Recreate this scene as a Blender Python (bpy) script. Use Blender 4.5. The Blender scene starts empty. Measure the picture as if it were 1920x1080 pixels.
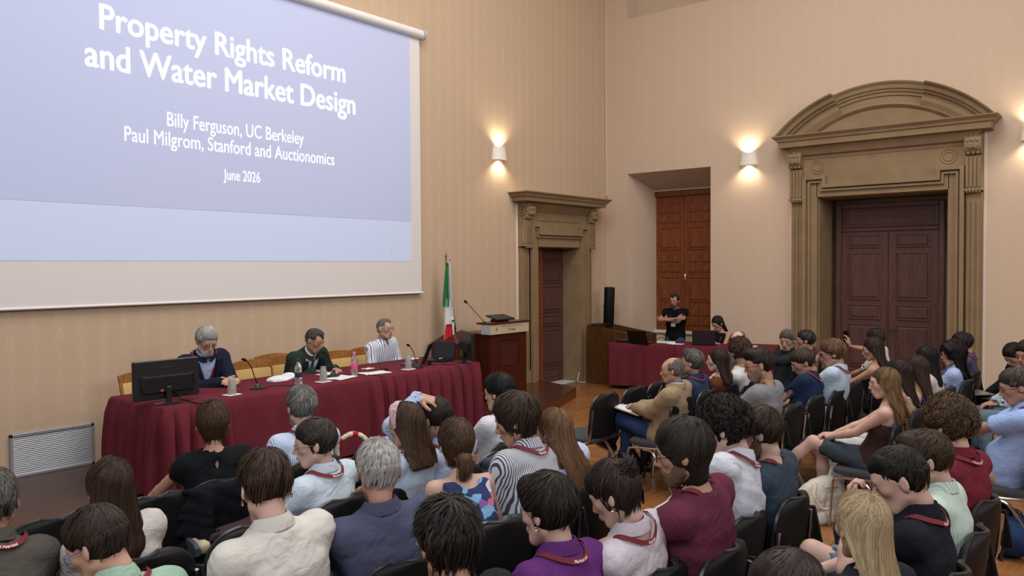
import bpy, math, random
import numpy as np
from mathutils import Vector, Matrix
rnd = random.Random(7)
C = bpy.context.scene.collection
SC = bpy.context.scene
# ------------------------------------------------------------------ camera
FPX = 1488.0; CH = 2.0
yaw = math.radians(39.3); pit = math.atan(40/FPX); rol = math.radians(0.36)
FW = np.array([math.cos(yaw)*math.cos(pit), math.sin(yaw)*math.cos(pit), -math.sin(pit)])
r0 = np.array([math.sin(yaw), -math.cos(yaw), 0.0]); u0 = np.cross(r0, FW)
RT = r0*math.cos(rol)-u0*math.sin(rol); UP = u0*math.cos(rol)+r0*math.sin(rol)
CO = np.array([0, 0, CH])
cam = bpy.data.objects.new('camera', bpy.data.cameras.new('camera')); C.objects.link(cam)
cam.matrix_world = Matrix(((RT[0], UP[0], -FW[0], 0), (RT[1], UP[1], -FW[1], 0), (RT[2], UP[2], -FW[2], CH), (0, 0, 0, 1)))
cam.data.sensor_width = 36; cam.data.lens = 36*FPX/1920; cam.data.clip_start = .05
SC.camera = cam
def ray(x, y): return FW+RT*(x-960)/FPX-UP*(y-540)/FPX
def onz(x, y, z):
    d = ray(x, y); return CO+d*(z-CH)/d[2]
# ------------------------------------------------------------------ light and exposure
SC.view_settings.view_transform = 'Standard'; SC.view_settings.look = 'None'
SC.view_settings.gamma = 1; SC.view_settings.use_curve_mapping = False
SC.view_settings.exposure = -0.17
wd = bpy.data.worlds.new('world'); SC.world = wd; wd.use_nodes = True
wd.node_tree.nodes['Background'].inputs[0].default_value = (.80, .90, 1, 1)
wd.node_tree.nodes['Background'].inputs[1].default_value = 0.3
def area(name, loc, target, sx, sy, power, col):
    l = bpy.data.lights.new(name, 'AREA'); l.shape = 'RECTANGLE'; l.size = sx; l.size_y = sy
    l.energy = power; l.color = col
    o = bpy.data.objects.new(name, l); C.objects.link(o); o.location = loc
    o.rotation_euler = (Vector(target)-Vector(loc)).to_track_quat('-Z', 'Y').to_euler()
    return o
area('ceiling_light', (5.5, 3.2, 8.2), (5.6, 3.6, 0), 7.5, 4.5, 700, (1, .945, .88))
area('window_light', (-1.6, 0.5, 5.2), (6.5, 5.0, 1.0), 4.5, 3.5, 300, (.86, .93, 1))
area('side_window_light', (6.5, -5.2, 5.4), (6.8, 5.0, .8), 6.0, 3.2, 330, (.95, .96, 1))

# ------------------------------------------------------------------ helpers
def s2l(c):
    if isinstance(c, str):
        c = [int(c[i:i+2], 16)/255 for i in (0, 2, 4)]
    return tuple(((x/12.92) if x <= .04045 else ((x+.055)/1.055)**2.4) for x in c)
MATS = {}
def mat(name, col, rough=.7, metal=0, bump=0, bscale=60, var=0, vscale=8, stretch=(1, 1, 1), emit=0, alpha=None, trans=0, spec=.5, sheen=0, attr=None, ior=1.45):
    if name in MATS: return MATS[name]
    m = bpy.data.materials.new(name); m.use_nodes = True; nt = m.node_tree; N = nt.nodes; L = nt.links
    b = N['Principled BSDF']; c = s2l(col)+(1,)
    b.inputs['Base Color'].default_value = c; b.inputs['Roughness'].default_value = rough
    b.inputs['Metallic'].default_value = metal; b.inputs['Specular IOR Level'].default_value = spec
    b.inputs['Transmission Weight'].default_value = trans; b.inputs['IOR'].default_value = ior
    if sheen: b.inputs['Sheen Weight'].default_value = sheen
    if emit: b.inputs['Emission Color'].default_value = c; b.inputs['Emission Strength'].default_value = emit
    tc = N.new('ShaderNodeTexCoord'); mp = N.new('ShaderNodeMapping'); mp.inputs['Scale'].default_value = stretch
    L.new(tc.outputs['Object'], mp.inputs[0])
    if var:
        n = N.new('ShaderNodeTexNoise'); n.inputs['Scale'].default_value = vscale; n.inputs['Detail'].default_value = 5
        L.new(mp.outputs[0], n.inputs['Vector'])
        r = N.new('ShaderNodeMapRange'); r.inputs[1].default_value = .3; r.inputs[2].default_value = .7
        r.inputs[3].default_value = 1-var; r.inputs[4].default_value = 1+var
        L.new(n.outputs[0], r.inputs[0])
        h = N.new('ShaderNodeMix'); h.data_type = 'RGBA'; h.blend_type = 'MULTIPLY'; h.inputs[0].default_value = 1
        h.inputs[6].default_value = c; L.new(r.outputs[0], h.inputs[7]); L.new(h.outputs[2], b.inputs['Base Color'])
    if attr:
        a = N.new('ShaderNodeAttribute'); a.attribute_name = attr; L.new(a.outputs['Color'], b.inputs['Base Color'])
    if bump:
        n = N.new('ShaderNodeTexNoise'); n.inputs['Scale'].default_value = bscale; n.inputs['Detail'].default_value = 3
        L.new(mp.outputs[0], n.inputs['Vector'])
        u = N.new('ShaderNodeBump'); u.inputs['Strength'].default_value = bump; u.inputs['Distance'].default_value = .01
        L.new(n.outputs[0], u.inputs['Height']); L.new(u.outputs[0], b.inputs['Normal'])
    MATS[name] = m; return m
def stripe_mat(name, c1, c2, per=.012, duty=.5, axis=0, rough=.85, wob=.0):
    if name in MATS: return MATS[name]
    m = mat(name, c1, rough, bump=.08, bscale=400); nt = m.node_tree; N = nt.nodes; L = nt.links; b = N['Principled BSDF']
    tc = N.new('ShaderNodeTexCoord'); sp = N.new('ShaderNodeSeparateXYZ'); L.new(tc.outputs['Object'], sp.inputs[0])
    a = N.new('ShaderNodeMath'); a.operation = 'DIVIDE'; a.inputs[1].default_value = per
    n = N.new('ShaderNodeTexNoise'); n.inputs['Scale'].default_value = 9; L.new(tc.outputs['Object'], n.inputs['Vector'])
    w = N.new('ShaderNodeMath'); w.operation = 'MULTIPLY_ADD'; w.inputs[1].default_value = .012+wob
    L.new(n.outputs[0], w.inputs[0]); L.new(sp.outputs[axis], w.inputs[2]); L.new(w.outputs[0], a.inputs[0])
    f = N.new('ShaderNodeMath'); f.operation = 'FRACT'; L.new(a.outputs[0], f.inputs[0])
    g = N.new('ShaderNodeMath'); g.operation = 'GREATER_THAN'; g.inputs[1].default_value = duty; L.new(f.outputs[0], g.inputs[0])
    x = N.new('ShaderNodeMix'); x.data_type = 'RGBA'; x.inputs[6].default_value = s2l(c1)+(1,); x.inputs[7].default_value = s2l(c2)+(1,)
    L.new(g.outputs[0], x.inputs[0]); L.new(x.outputs[2], b.inputs['Base Color'])
    return m
def wood(name, c1, c2, rough=.35, axis=2, scale=3.0, spec=.4):
    if name in MATS: return MATS[name]
    m = mat(name, c1, rough, spec=spec); nt = m.node_tree; N = nt.nodes; L = nt.links; b = N['Principled BSDF']
    tc = N.new('ShaderNodeTexCoord'); mp = N.new('ShaderNodeMapping')
    s = [14, 14, 14]; s[axis] = 1.2; mp.inputs['Scale'].default_value = s
    L.new(tc.outputs['Object'], mp.inputs[0])
    n = N.new('ShaderNodeTexNoise'); n.inputs['Scale'].default_value = scale; n.inputs['Detail'].default_value = 8; n.inputs['Distortion'].default_value = 1.2
    L.new(mp.outputs[0], n.inputs['Vector'])
    r = N.new('ShaderNodeMapRange'); r.inputs[1].default_value = .35; r.inputs[2].default_value = .65; L.new(n.outputs[0], r.inputs[0])
    x = N.new('ShaderNodeMix'); x.data_type = 'RGBA'; x.inputs[6].default_value = s2l(c1)+(1,); x.inputs[7].default_value = s2l(c2)+(1,)
    L.new(r.outputs[0], x.inputs[0]); L.new(x.outputs[2], b.inputs['Base Color'])
    u = N.new('ShaderNodeBump'); u.inputs['Strength'].default_value = .12; u.inputs['Distance'].default_value = .004
    L.new(n.outputs[0], u.inputs['Height']); L.new(u.outputs[0], b.inputs['Normal'])
    return m
def mkmesh(name, V, F, m, smooth=False):
    me = bpy.data.meshes.new(name)
    if isinstance(F, np.ndarray):
        V = np.asarray(V, np.float32)
        me.vertices.add(len(V)); me.vertices.foreach_set('co', V.ravel())
        k = F.shape[1]; me.loops.add(F.size); me.loops.foreach_set('vertex_index', F.ravel().astype(np.int32))
        me.polygons.add(len(F)); me.polygons.foreach_set('loop_start', np.arange(0, F.size, k, dtype=np.int32))
        me.update(calc_edges=True)
    else:
        me.from_pydata([tuple(v) for v in V], [], F); me.update()
    if smooth: me.polygons.foreach_set('use_smooth', np.ones(len(me.polygons), bool))
    if m: me.materials.append(m)
    return me
def link(name, me, parent=None, loc=None):
    o = bpy.data.objects.new(name, me); C.objects.link(o)
    if parent: o.parent = parent
    if loc is not None: o.location = loc
    return o
def tag(o, label=None, cat=None, group=None, kind=None):
    if label: o['label'] = label
    if cat: o['category'] = cat
    if group: o['group'] = group
    if kind: o['kind'] = kind
    return o
def thing(name, label, cat, loc=(0, 0, 0), rz=0, group=None):
    o = bpy.data.objects.new(name, None); C.objects.link(o); o.location = loc; o.rotation_euler = (0, 0, rz)
    o.empty_display_size = .1
    return tag(o, label, cat, group)
def copy_tree(o, parent=None):
    c = o.copy(); C.objects.link(c)
    if parent: c.parent = parent
    for ch in o.children: copy_tree(ch, c)
    return c
class MB:
    def __init__(s): s.v = []; s.f = []
    def add(s, V, F):
        n = len(s.v); s.v += [tuple(map(float, p)) for p in V]; s.f += [tuple(i+n for i in f) for f in F]; return s
    def box(s, x0, x1, y0, y1, z0, z1, M=None):
        V = [(x, y, z) for z in (z0, z1) for y in (y0, y1) for x in (x0, x1)]
        if M is not None: V = [M @ Vector(p) for p in V]
        return s.add(V, [(0, 2, 3, 1), (4, 5, 7, 6), (0, 1, 5, 4), (2, 6, 7, 3), (0, 4, 6, 2), (1, 3, 7, 5)])
    def loft(s, rings, cap=True, closed=True):
        n = len(rings[0]); V = [p for r in rings for p in r]; F = []
        for i in range(len(rings)-1):
            for j in range(n if closed else n-1):
                k = (j+1) % n; F.append((i*n+j, i*n+k, (i+1)*n+k, (i+1)*n+j))
        if cap: F.append(tuple(range(n))[::-1]); F.append(tuple((len(rings)-1)*n+j for j in range(n)))
        return s.add(V, F)
    def rbox(s, x0, x1, y0, y1, z0, z1, b=.01, M=None):      # box with chamfered edges
        def R(z, i): return [(x0+i, y0+i+b, z), (x0+i+b, y0+i, z), (x1-i-b, y0+i, z), (x1-i, y0+i+b, z), (x1-i, y1-i-b, z), (x1-i-b, y1-i, z), (x0+i+b, y1-i, z), (x0+i, y1-i-b, z)]
        rs = [R(z0, b*.8), R(z0+b, 0), R(z1-b, 0), R(z1, b*.8)]
        if M is not None: rs = [[M @ Vector(p) for p in r] for r in rs]
        return s.loft(rs)
    def tube(s, P, r, n=8, cap=True):
        P = [Vector(p) for p in P]; m = len(P); rr = r if hasattr(r, '__len__') else [r]*m
        t = (P[1]-P[0]).normalized(); a = t.orthogonal().normalized(); rings = []
        for i in range(m):
            t = (P[min(i+1, m-1)]-P[max(i-1, 0)]).normalized(); a = (a-t*a.dot(t)).normalized(); b = t.cross(a)
            rings.append([P[i]+(a*math.cos(q)+b*math.sin(q))*rr[i] for q in [2*math.pi*k/n for k in range(n)]])
        return s.loft(rings, cap)
    def lathe(s, prof, c=(0, 0, 0), n=20):
        return s.loft([[(c[0]+r*math.cos(2*math.pi*k/n), c[1]+r*math.sin(2*math.pi*k/n), c[2]+z) for k in range(n)] for r, z in prof])
    def mesh(s, name, m, smooth=False): return mkmesh(name, s.v, s.f, m, smooth)
    def build(s, name, m, parent=None, smooth=False):
        o = link(name, s.mesh(name, m, smooth), parent)
        if smooth: sharp(o.data)
        return o
def sharp(me, ang=40):
    try: me.set_sharp_from_angle(angle=math.radians(ang))
    except Exception: pass
def smooth_pts(P, k=6):
    P = [np.array(p, float) for p in P]; out = []
    Q = [2*P[0]-P[1]]+P+[2*P[-1]-P[-2]]
    for i in range(1, len(Q)-2):
        for j in range(k):
            t = j/k; a, b, c, d = Q[i-1:i+3]
            out.append(.5*((2*b)+(c-a)*t+(2*a-5*b+4*c-d)*t*t+(3*b-a-3*c+d)*t**3))
    out.append(P[-1]); return out
def textmesh(txt, size=1.0, bold=0.0):
    cu = bpy.data.curves.new('t', 'FONT'); cu.body = txt; cu.size = size; cu.offset = bold; cu.resolution_u = 4
    o = bpy.data.objects.new('t', cu); C.objects.link(o); dg = bpy.context.evaluated_depsgraph_get()
    me = bpy.data.meshes.new_from_object(o.evaluated_get(dg)); bpy.data.objects.remove(o); bpy.data.curves.remove(cu)
    return me
def text_fit(name, txt, x0, x1, cap, M, m, parent, bold=0.0, label=None):
    """text mesh scaled to width x1-x0 and capital height cap, in the XY plane of matrix M"""
    me = textmesh(txt, 1.0, bold); n = len(me.vertices); co = np.empty(n*3, np.float32); me.vertices.foreach_get('co', co); co = co.reshape(-1, 3)
    a, b = co[:, 0].min(), co[:, 0].max()
    co[:, 0] = x0+(co[:, 0]-a)/(b-a)*(x1-x0); co[:, 1] *= cap/.70; me.vertices.foreach_set('co', co.ravel()); me.transform(M); me.update()
    me.materials.append(m); o = link(name, me, parent)
    if label: o['label'] = label
    return o
# ------------------------------------------------------------------ materials of the room
YF, XR = 7.85, 12.32; PZ = .155
def wallpaper(name, c1, c2, axis):
    m = mat(name, c1, .85, spec=.15); nt = m.node_tree; N = nt.nodes; L = nt.links; b = N['Principled BSDF']
    tc = N.new('ShaderNodeTexCoord'); sp = N.new('ShaderNodeSeparateXYZ'); L.new(tc.outputs['Object'], sp.inputs[0])
    mp = N.new('ShaderNodeMapping'); mp.inputs['Scale'].default_value = (9, 9, 1.1); L.new(tc.outputs['Object'], mp.inputs[0])
    n = N.new('ShaderNodeTexNoise'); n.inputs['Scale'].default_value = 2.2; n.inputs['Detail'].default_value = 2; L.new(mp.outputs[0], n.inputs['Vector'])
    k = N.new('ShaderNodeMath'); k.operation = 'MULTIPLY'; k.inputs[1].default_value = 85; L.new(n.outputs[0], k.inputs[0])
    si = N.new('ShaderNodeMath'); si.operation = 'SINE'; L.new(k.outputs[0], si.inputs[0])
    w = N.new('ShaderNodeMath'); w.operation = 'MULTIPLY'; w.inputs[1].default_value = 2*math.pi/.20; L.new(sp.outputs[axis], w.inputs[0])
    co = N.new('ShaderNodeMath'); co.operation = 'COSINE'; L.new(w.outputs[0], co.inputs[0])
    g = N.new('ShaderNodeMapRange'); g.inputs[1].default_value = .0; g.inputs[2].default_value = .9; L.new(co.outputs[0], g.inputs[0])
    s1 = N.new('ShaderNodeMapRange'); s1.inputs[1].default_value = .1; s1.inputs[2].default_value = .9; L.new(si.outputs[0], s1.inputs[0])
    mu = N.new('ShaderNodeMath'); mu.operation = 'MULTIPLY'; L.new(s1.outputs[0], mu.inputs[0]); L.new(g.outputs[0], mu.inputs[1])
    mu2 = N.new('ShaderNodeMath'); mu2.operation = 'MULTIPLY'; mu2.inputs[1].default_value = .85; L.new(mu.outputs[0], mu2.inputs[0])
    x = N.new('ShaderNodeMix'); x.data_type = 'RGBA'; x.inputs[6].default_value = s2l(c1)+(1,); x.inputs[7].default_value = s2l(c2)+(1,)
    L.new(mu2.outputs[0], x.inputs[0])
    wv = N.new('ShaderNodeTexNoise'); wv.inputs['Scale'].default_value = 55; L.new(tc.outputs['Object'], wv.inputs['Vector'])
    rr = N.new('ShaderNodeMapRange'); rr.inputs[3].default_value = .95; rr.inputs[4].default_value = 1.05; L.new(wv.outputs[0], rr.inputs[0])
    x2 = N.new('ShaderNodeMix'); x2.data_type = 'RGBA'; x2.blend_type = 'MULTIPLY'; x2.inputs[0].default_value = 1
    L.new(x.outputs[2], x2.inputs[6]); L.new(rr.outputs[0], x2.inputs[7]); L.new(x2.outputs[2], b.inputs['Base Color'])
    return m
WPF = wallpaper('wallpaper_front', 'bca58d', 'c4af98', 0)
WPR = wallpaper('wallpaper_right', 'c5b09b', 'c9b5a1', 1)
STONE = mat('pietra_serena', '877154', .8, bump=.35, bscale=45, var=.10, vscale=4)
PLASTER = mat('plaster_white', 'd9cdbf', .8, bump=.1)
DWOOD = wood('dark_door_wood', '5c3f3a', '4c332f', .4, 2)
SWOOD = wood('shutter_wood', '874b2c', '66371d', .4, 2)
LWOOD = wood('lectern_wood', '4e2114', '3a170c', .28, 2, 5)
CWOOD = wood('console_wood', '5b3a20', '43290f', .35, 2, 4)
CHROME = mat('chrome', 'c9cbd0', .16, 1); CHROME_DK = mat('dark_chrome', '8d8378', .28, 1)
BLKP = mat('black_plastic', '17181b', .38); BLKM = mat('black_matte', '0c0c0d', .62, spec=.3)
WHITEP = mat('white_plastic', 'dcdcdc', .45)
GREYM = mat('grey_metal', '9b9fa6', .45, .4)
# parquet
PARQ = wood('parquet_oak', '92623a', '764c2a', .26, 0, 2.2, .5)
nt = PARQ.node_tree; b = nt.nodes['Principled BSDF']
# ------------------------------------------------------------------ floor, walls, ceiling
def structure(o): o['kind'] = 'structure'; return o
fl = MB().box(-5, XR+1, -6, YF+.9, -.1, 0).build('floor', PARQ); structure(fl)
# parquet strips in view, laid in square bays of alternating direction, each a piece of its own
PST = [wood('oak_strip', '92623a', '7a502c', .26, 0, 2.0, .5), wood('oak_strip_dark', '8b5b35', '724a2b', .26, 0, 2.4, .5), wood('oak_strip_pale', '98693f', '805531', .26, 0, 1.8, .5)]
def strip_mesh(m): 
    return MB().loft([[(-.2995, -.0496, 0), (.2995, -.0496, 0), (.2995, .0496, 0), (-.2995, .0496, 0)], [(-.2995, -.0496, .0042), (.2995, -.0496, .0042), (.2995, .0496, .0042), (-.2995, .0496, .0042)], [(-.2987, -.0488, .005), (.2987, -.0488, .005), (.2987, .0488, .005), (-.2987, .0488, .005)]]).mesh('floorboard', m)
sm_ = [strip_mesh(m) for m in PST]
def bays(cells):
    n = 0
    for ix, iy in cells:
        for k in range(6):
            if n >= 300: return
            o = link('floorboard', sm_[rnd.choice((0, 0, 0, 1, 2, 2))], fl); n += 1
            off = (k-2.5)*.1
            if (ix+iy) % 2: o.location = (ix*.6+.3, iy*.6+.3+off, 0)
            else: o.location = (ix*.6+.3+off, iy*.6+.3, 0); o.rotation_euler = (0, 0, math.pi/2)
def vis_cells():
    out = []
    for ix in range(0, 20):
        for iy in range(0, 12):
            x, y = ix*.6+.3, iy*.6+.3
            v = np.array([x, y, -CH]); z = v@FW; px = 960+FPX*(v@RT)/z; py = 540-FPX*(v@UP)/z
            hit = (1000 < px < 1240 and 700 < py < 880) or (1380 < px < 1580 and 880 < py < 1090) or (1760 < px < 1930 and 980 < py < 1110) or (1560 < px < 1640 and 760 < py < 830)
            if hit: out.append((x*x+y*y, ix, iy))
    return [(a, b) for _, a, b in sorted(out)][:50]
bays(vis_cells())
ce = MB().box(-5, XR+.1, -6, YF+.9, 9, 9.1).build('ceiling', PLASTER); structure(ce)
# front wall around door 1 (opening X 10.14..11.32, z 0..2.32)
w = MB()
w.box(-5, 10.14, YF, YF+.3, 0, 9); w.box(11.32, XR+1, YF, YF+.3, 0, 9); w.box(10.14, 11.32, YF, YF+.3, 2.32, 9)
w.box(10.0, 11.5, YF+.75, YF+.9, 0, 2.6)
structure(w.build('wall_front', WPF))
# right wall with door 2 opening, the window recess and the upper niche
w = MB(); A = 7.40; B = 5.81; TH = 1.0
w.box(XR, XR+TH, A, YF+.3, 0, 9); w.box(XR, XR+TH, B, A, 6.38+2.2, 9)
w.box(XR, XR+TH, B, A, 3.96, 6.38); w.box(XR+.35, XR+TH, B, A, 6.38, 8.6)
w.loft([[(XR, A, 3.64), (XR, B, 3.64), (XR, B, 3.96), (XR, A, 3.96)], [(XR+TH, A, 3.28), (XR+TH, B, 3.28), (XR+TH, B, 3.96), (XR+TH, A, 3.96)]])
w.loft([[(XR+.001, A, 0), (XR+.001, A, 3.96), (XR+.001, A+.02, 3.96), (XR+.001, A+.02, 0)], [(XR+TH, A-.22, 0), (XR+TH, A-.22, 3.96), (XR+TH, A+.02, 3.96), (XR+TH, A+.02, 0)]])
w.box(XR, XR+TH, 4.03, B, 0, 9); w.box(XR, XR+TH, 2.27, 4.03, 3.02, 9); w.box(XR, XR+TH, -6, 2.27, 0, 9)
w.box(XR+.72, XR+TH, B, A, 0, .80); w.box(XR+.85, XR+TH, B, A, .8, 3.3); w.box(XR+.75, XR+TH, 2.2, 4.1, 0, 3.1)
structure(w.build('wall_right', WPR))
structure(MB().box(-5.3, -5, -6, YF+.3, 0, 9).build('wall_left', WPR))
structure(MB().box(-5.3, XR+.1, -6.3, -6, 0, 9).build('wall_back', WPF))
structure(MB().tube([(XR-.012, YF-.012, z) for z in (3.28, 5, 7, 9)], .009).build('trim_1', mat('cord_white', 'd8c9ae', .7)))
hk = thing('wall_hook', 'tiny metal hook at the end of the white cord in the corner', 'hook', (XR-.02, YF-.02, 3.22))
MB().tube([(0, 0, .06), (0, -.01, .02), (-.03, -.03, 0), (-.02, -.04, .03)], .007).build('hook', CHROME, hk)
structure(MB().box(XR-.012, XR, 4.435, 4.47, 0, 3.9).build('trim_2', PLASTER))
structure(MB().box(XR-.012, XR, 1.83, 1.862, 0, 3.9).build('trim_3', PLASTER))
structure(MB().box(9.70, 9.735, YF-.012, YF, 0, 3.0).build('trim_4', PLASTER))
# stage platform
PLW = wood('stage_wood', '4b3026', '3a231b', .2, 0, 3, .5); PLF = wood('stage_front_wood', '6d4222', '4e2c15', .3, 0, 3)
sp_ = [(-4, 5.78), (7.0, 5.78), (8.14, 6.24), (9.07, 6.58), (9.94, 6.9), (10.25, YF), (-4, YF)]
st = MB().loft([[(x, y, .0) for x, y in sp_], [(x, y, PZ-.02) for x, y in sp_]]).build('stage_platform', PLF)
tag(st, kind='structure')
o_ = []
MB().loft([[(x, y-(.02 if i < 5 else 0), PZ-.02) for i, (x, y) in enumerate(sp_)], [(x, y-(.02 if i < 5 else 0), PZ) for i, (x, y) in enumerate(sp_)]]).build('platform_top', PLW, st)
for i in range(4):
    (xa, ya), (xb, yb) = sp_[i], sp_[i+1]; d = Vector((xb-xa, yb-ya, 0)); L_ = d.length; d.normalize(); nn = Vector((d.y, -d.x, 0))
    segs = max(1, int(L_/1.1))
    for k in range(segs):
        p = Vector((xa, ya, 0))+d*(L_*k/segs+.004); q = Vector((xa, ya, 0))+d*(L_*(k+1)/segs-.004)
        MB().loft([[p+nn*.001, q+nn*.001, q+nn*.012, p+nn*.012], [v+Vector((0, 0, PZ-.022)) for v in (p+nn*.001, q+nn*.001, q+nn*.012, p+nn*.012)]]).build('front_panel', PLF, st)

# ------------------------------------------------------------------ stone portals
def WP(wall, u, p, z): return (u, YF-p, z) if wall == 'F' else (XR-p, u, z)
def wbox(mb, wall, u0, u1, p0, p1, z0, z1):
    V = [WP(wall, u, p, z) for z in (z0, z1) for p in (p0, p1) for u in (u0, u1)]
    return mb.add(V, [(0, 2, 3, 1), (4, 5, 7, 6), (0, 1, 5, 4), (2, 6, 7, 3), (0, 4, 6, 2), (1, 3, 7, 5)])
def mould(mb, wall, u0, u1, steps):
    return mb.loft([[WP(wall, u0-e, 0, z), WP(wall, u1+e, 0, z), WP(wall, u1+e, p, z), WP(wall, u0-e, p, z)] for z, p, e in steps])
def arcm(mb, wall, uc, zc, R, a0, a1, prof, n=28):
    rings = []
    for i in range(n+1):
        a = a0+(a1-a0)*i/n
        rings.append([WP(wall, uc+(R+dr)*math.sin(a), p, zc+(R+dr)*math.cos(a)) for dr, p in prof])
    return mb.loft(rings)
def band(mb, wall, path, wdt, p0, p1):                      # raised moulding following a polyline (u,z) outline, mitred
    n = len(path); off = []
    for i, (u, z) in enumerate(path):
        d1 = Vector(path[i])-Vector(path[i-1]) if i else Vector(path[1])-Vector(path[0])
        d2 = Vector(path[i+1])-Vector(path[i]) if i < n-1 else d1
        n1 = Vector((-d1.y, d1.x)).normalized(); n2 = Vector((-d2.y, d2.x)).normalized(); m = (n1+n2); m = m/(m.dot(n1)+1e-6) if m.length > .1 else n1
        off.append(Vector((u, z))+m*wdt)
    rings = []
    for (u, z), o in zip(path, off):
        rings.append([WP(wall, u, p0, z), WP(wall, u, p1, z), WP(wall, o.x, p1, o.y), WP(wall, o.x, p0, o.y)])
    return mb.loft(rings)
def scallop_console(wall, uc, w_, p, z0, z1, parent, volute):
    """bracket: fluted block below, scaled scroll above"""
    mb = MB(); zs = z0+(z1-z0)*.62
    wbox(mb, wall, uc-w_/2, uc+w_/2, 0, p*.62, z0, zs)
    for k in range(4): wbox(mb, wall, uc-w_/2+w_*(.06+.25*k), uc-w_/2+w_*(.19+.25*k), p*.6, p*.70, z0+.05, zs-.03)
    for k in range(5): mb.lathe([(0, -.018), (.016, -.006), (.012, .012), (0, .018)], WP(wall, uc-w_/2+w_*(.1+.2*k), p*.64, z0-.015), 8)
    wbox(mb, wall, uc-w_/2-.012, uc+w_/2+.012, 0, p*.7, z0, z0+.03)
    o = mb.build('console', STONE, parent)
    r = (z1-zs)*.5; sc = MB(); rings = []
    for i in range(13):
        a = -math.pi/2+math.pi*i/12
        rings.append([WP(wall, uc-w_/2, p*.35, zs+r+r*math.sin(a)), WP(wall, uc+w_/2, p*.35, zs+r+r*math.sin(a)), WP(wall, uc+w_/2, p*.35+(p*.62)*math.cos(a), zs+r+r*math.sin(a)), WP(wall, uc-w_/2, p*.35+(p*.62)*math.cos(a), zs+r+r*math.sin(a))])
    sc.loft(rings); wbox(sc, wall, uc-w_/2, uc+w_/2, 0, p*.36, zs, z1)
    s = sc.build('scroll', STONE, parent)
    for row in range(4):
        for k in range(3-(row % 2)):
            a = -.9+row*.6; uu = uc+(k-(2-(row % 2))/2)*w_*.3
            c = WP(wall, uu, p*.35+(p*.62)*math.cos(a)-.004, zs+r+r*math.sin(a))
            link('scale', SCALE_ME, s, c)
    if volute:
        v = MB(); P = []
        for i in range(26):
            a = i*.5; rr = r*.8*(1-i/27); P.append(WP(wall, uc-w_/2-.008, p*.42+rr*math.cos(a), zs+r+rr*math.sin(a)))
        v.tube(P, .012, 5); v.build('volute', STONE, parent)
        v = MB(); v.tube([WP(wall, uc-w_/2-.006, p*.62*k, z) for k, z in ((.9, zs-.02), (.75, zs-.2), (.8, z0+.05))], .018, 6); v.build('leaf_edge', STONE, parent)
sc_ = MB(); sc_.loft([[(r*math.cos(2*math.pi*k/8), r*math.sin(2*math.pi*k/8), z) for k in range(8)] for r, z in ((.012, -.024), (.026, -.01), (.026, .01), (.012, .024))])
SCALE_ME = sc_.mesh('scale', STONE, True)
def pilaster(wall, u0, u1, z0, z1, p, parent):
    mb = MB(); wbox(mb, wall, u0, u1, 0, p, z0, z1); w_ = u1-u0
    for k in range(3): wbox(mb, wall, u0+w_*(.08+.33*k), u0+w_*(.24+.33*k), p-.002, p+.018, z0+.1, z1-.12)
    wbox(mb, wall, u0-.01, u1+.01, 0, p+.02, z0, z0+.35)
    mb.build('pilaster', STONE, parent)

# big portal on the right wall
po = thing('trim_5', None, None); po['kind'] = 'structure'
R_ = 'R'; uc = 3.15
for s in (-1, 1):
    a, b_ = sorted((uc+s*.88, uc+s*1.08)); mb = MB(); wbox(mb, R_, a, b_, 0, .12, 0, 3.30)
    for e, pp in ((.03, .145), (.075, .165)):
        q, r = sorted((uc+s*(1.08-e-.03), uc+s*(1.08-e))); wbox(mb, R_, q, r, 0, pp, 0, 3.22)
    mb.build('jamb', STONE, po)
    a, b_ = sorted((uc+s*1.09, uc+s*1.275)); pilaster(R_, a, b_, 0, 2.96, .10, po)
    scallop_console(R_, uc+s*1.185, .19, .26, 2.98, 3.74, po, False)
mb = MB(); wbox(mb, R_, uc-.89, uc+.89, 0, .12, 3.02, 3.32); mb.build('lintel', STONE, po)
mb = MB(); pth = [(uc+1.08, 0), (uc+1.08, 3.33), (uc+.74, 3.33), (uc+.74, 3.20), (uc-.74, 3.20), (uc-.74, 3.33), (uc-1.08, 3.33), (uc-1.08, 0)]
band(mb, R_, [(u, z) for u, z in pth], .05, .1, .19)
pth2 = [(uc+1.01, 0), (uc+1.01, 3.26), (uc+.80, 3.26), (uc+.80, 3.13), (uc-.80, 3.13), (uc-.80, 3.26), (uc-1.01, 3.26), (uc-1.01, 0)]
band(mb, R_, pth2, .03, .1, .16); mb.build('architrave', STONE, po)
mb = MB(); wbox(mb, R_, uc-1.09, uc+1.09, 0, .11, 3.22, 3.62)
for s in (-1, 1):
    for r in (.10, .06):
        P = [WP(R_, uc+s*.88+r*math.cos(a*.3), .112, 3.47+r*math.sin(a*.3)) for a in range(22)]; mb.tube(P, .009, 5)
mb.build('frieze', STONE, po)
mb = MB(); mould(mb, R_, uc-1.20, uc+1.20, [(3.60, .12, 0), (3.64, .13, .01), (3.66, .17, .03), (3.70, .19, .04), (3.72, .2, .05), (3.78, .22, .08), (3.78, .30, .20), (3.86, .31, .21), (3.87, .33, .23), (3.90, .34, .25), (3.94, .38, .29), (3.955, .38, .29)])
mb.build('cornice', STONE, po)
hw = 1.46; sag = .66; Rr = (hw*hw+sag*sag)/(2*sag); zc = 4.58-Rr; am = math.asin(hw/Rr)
mb = MB(); rings = []
for i in range(33):
    a = -am+2*am*i/32; u = uc+(Rr-.02)*math.sin(a); z = zc+(Rr-.02)*math.cos(a); rings.append([WP(R_, u, 0, 3.94), WP(R_, u, .10, 3.94), WP(R_, u, .10, max(z, 3.941)), WP(R_, u, 0, max(z, 3.941))])
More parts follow.
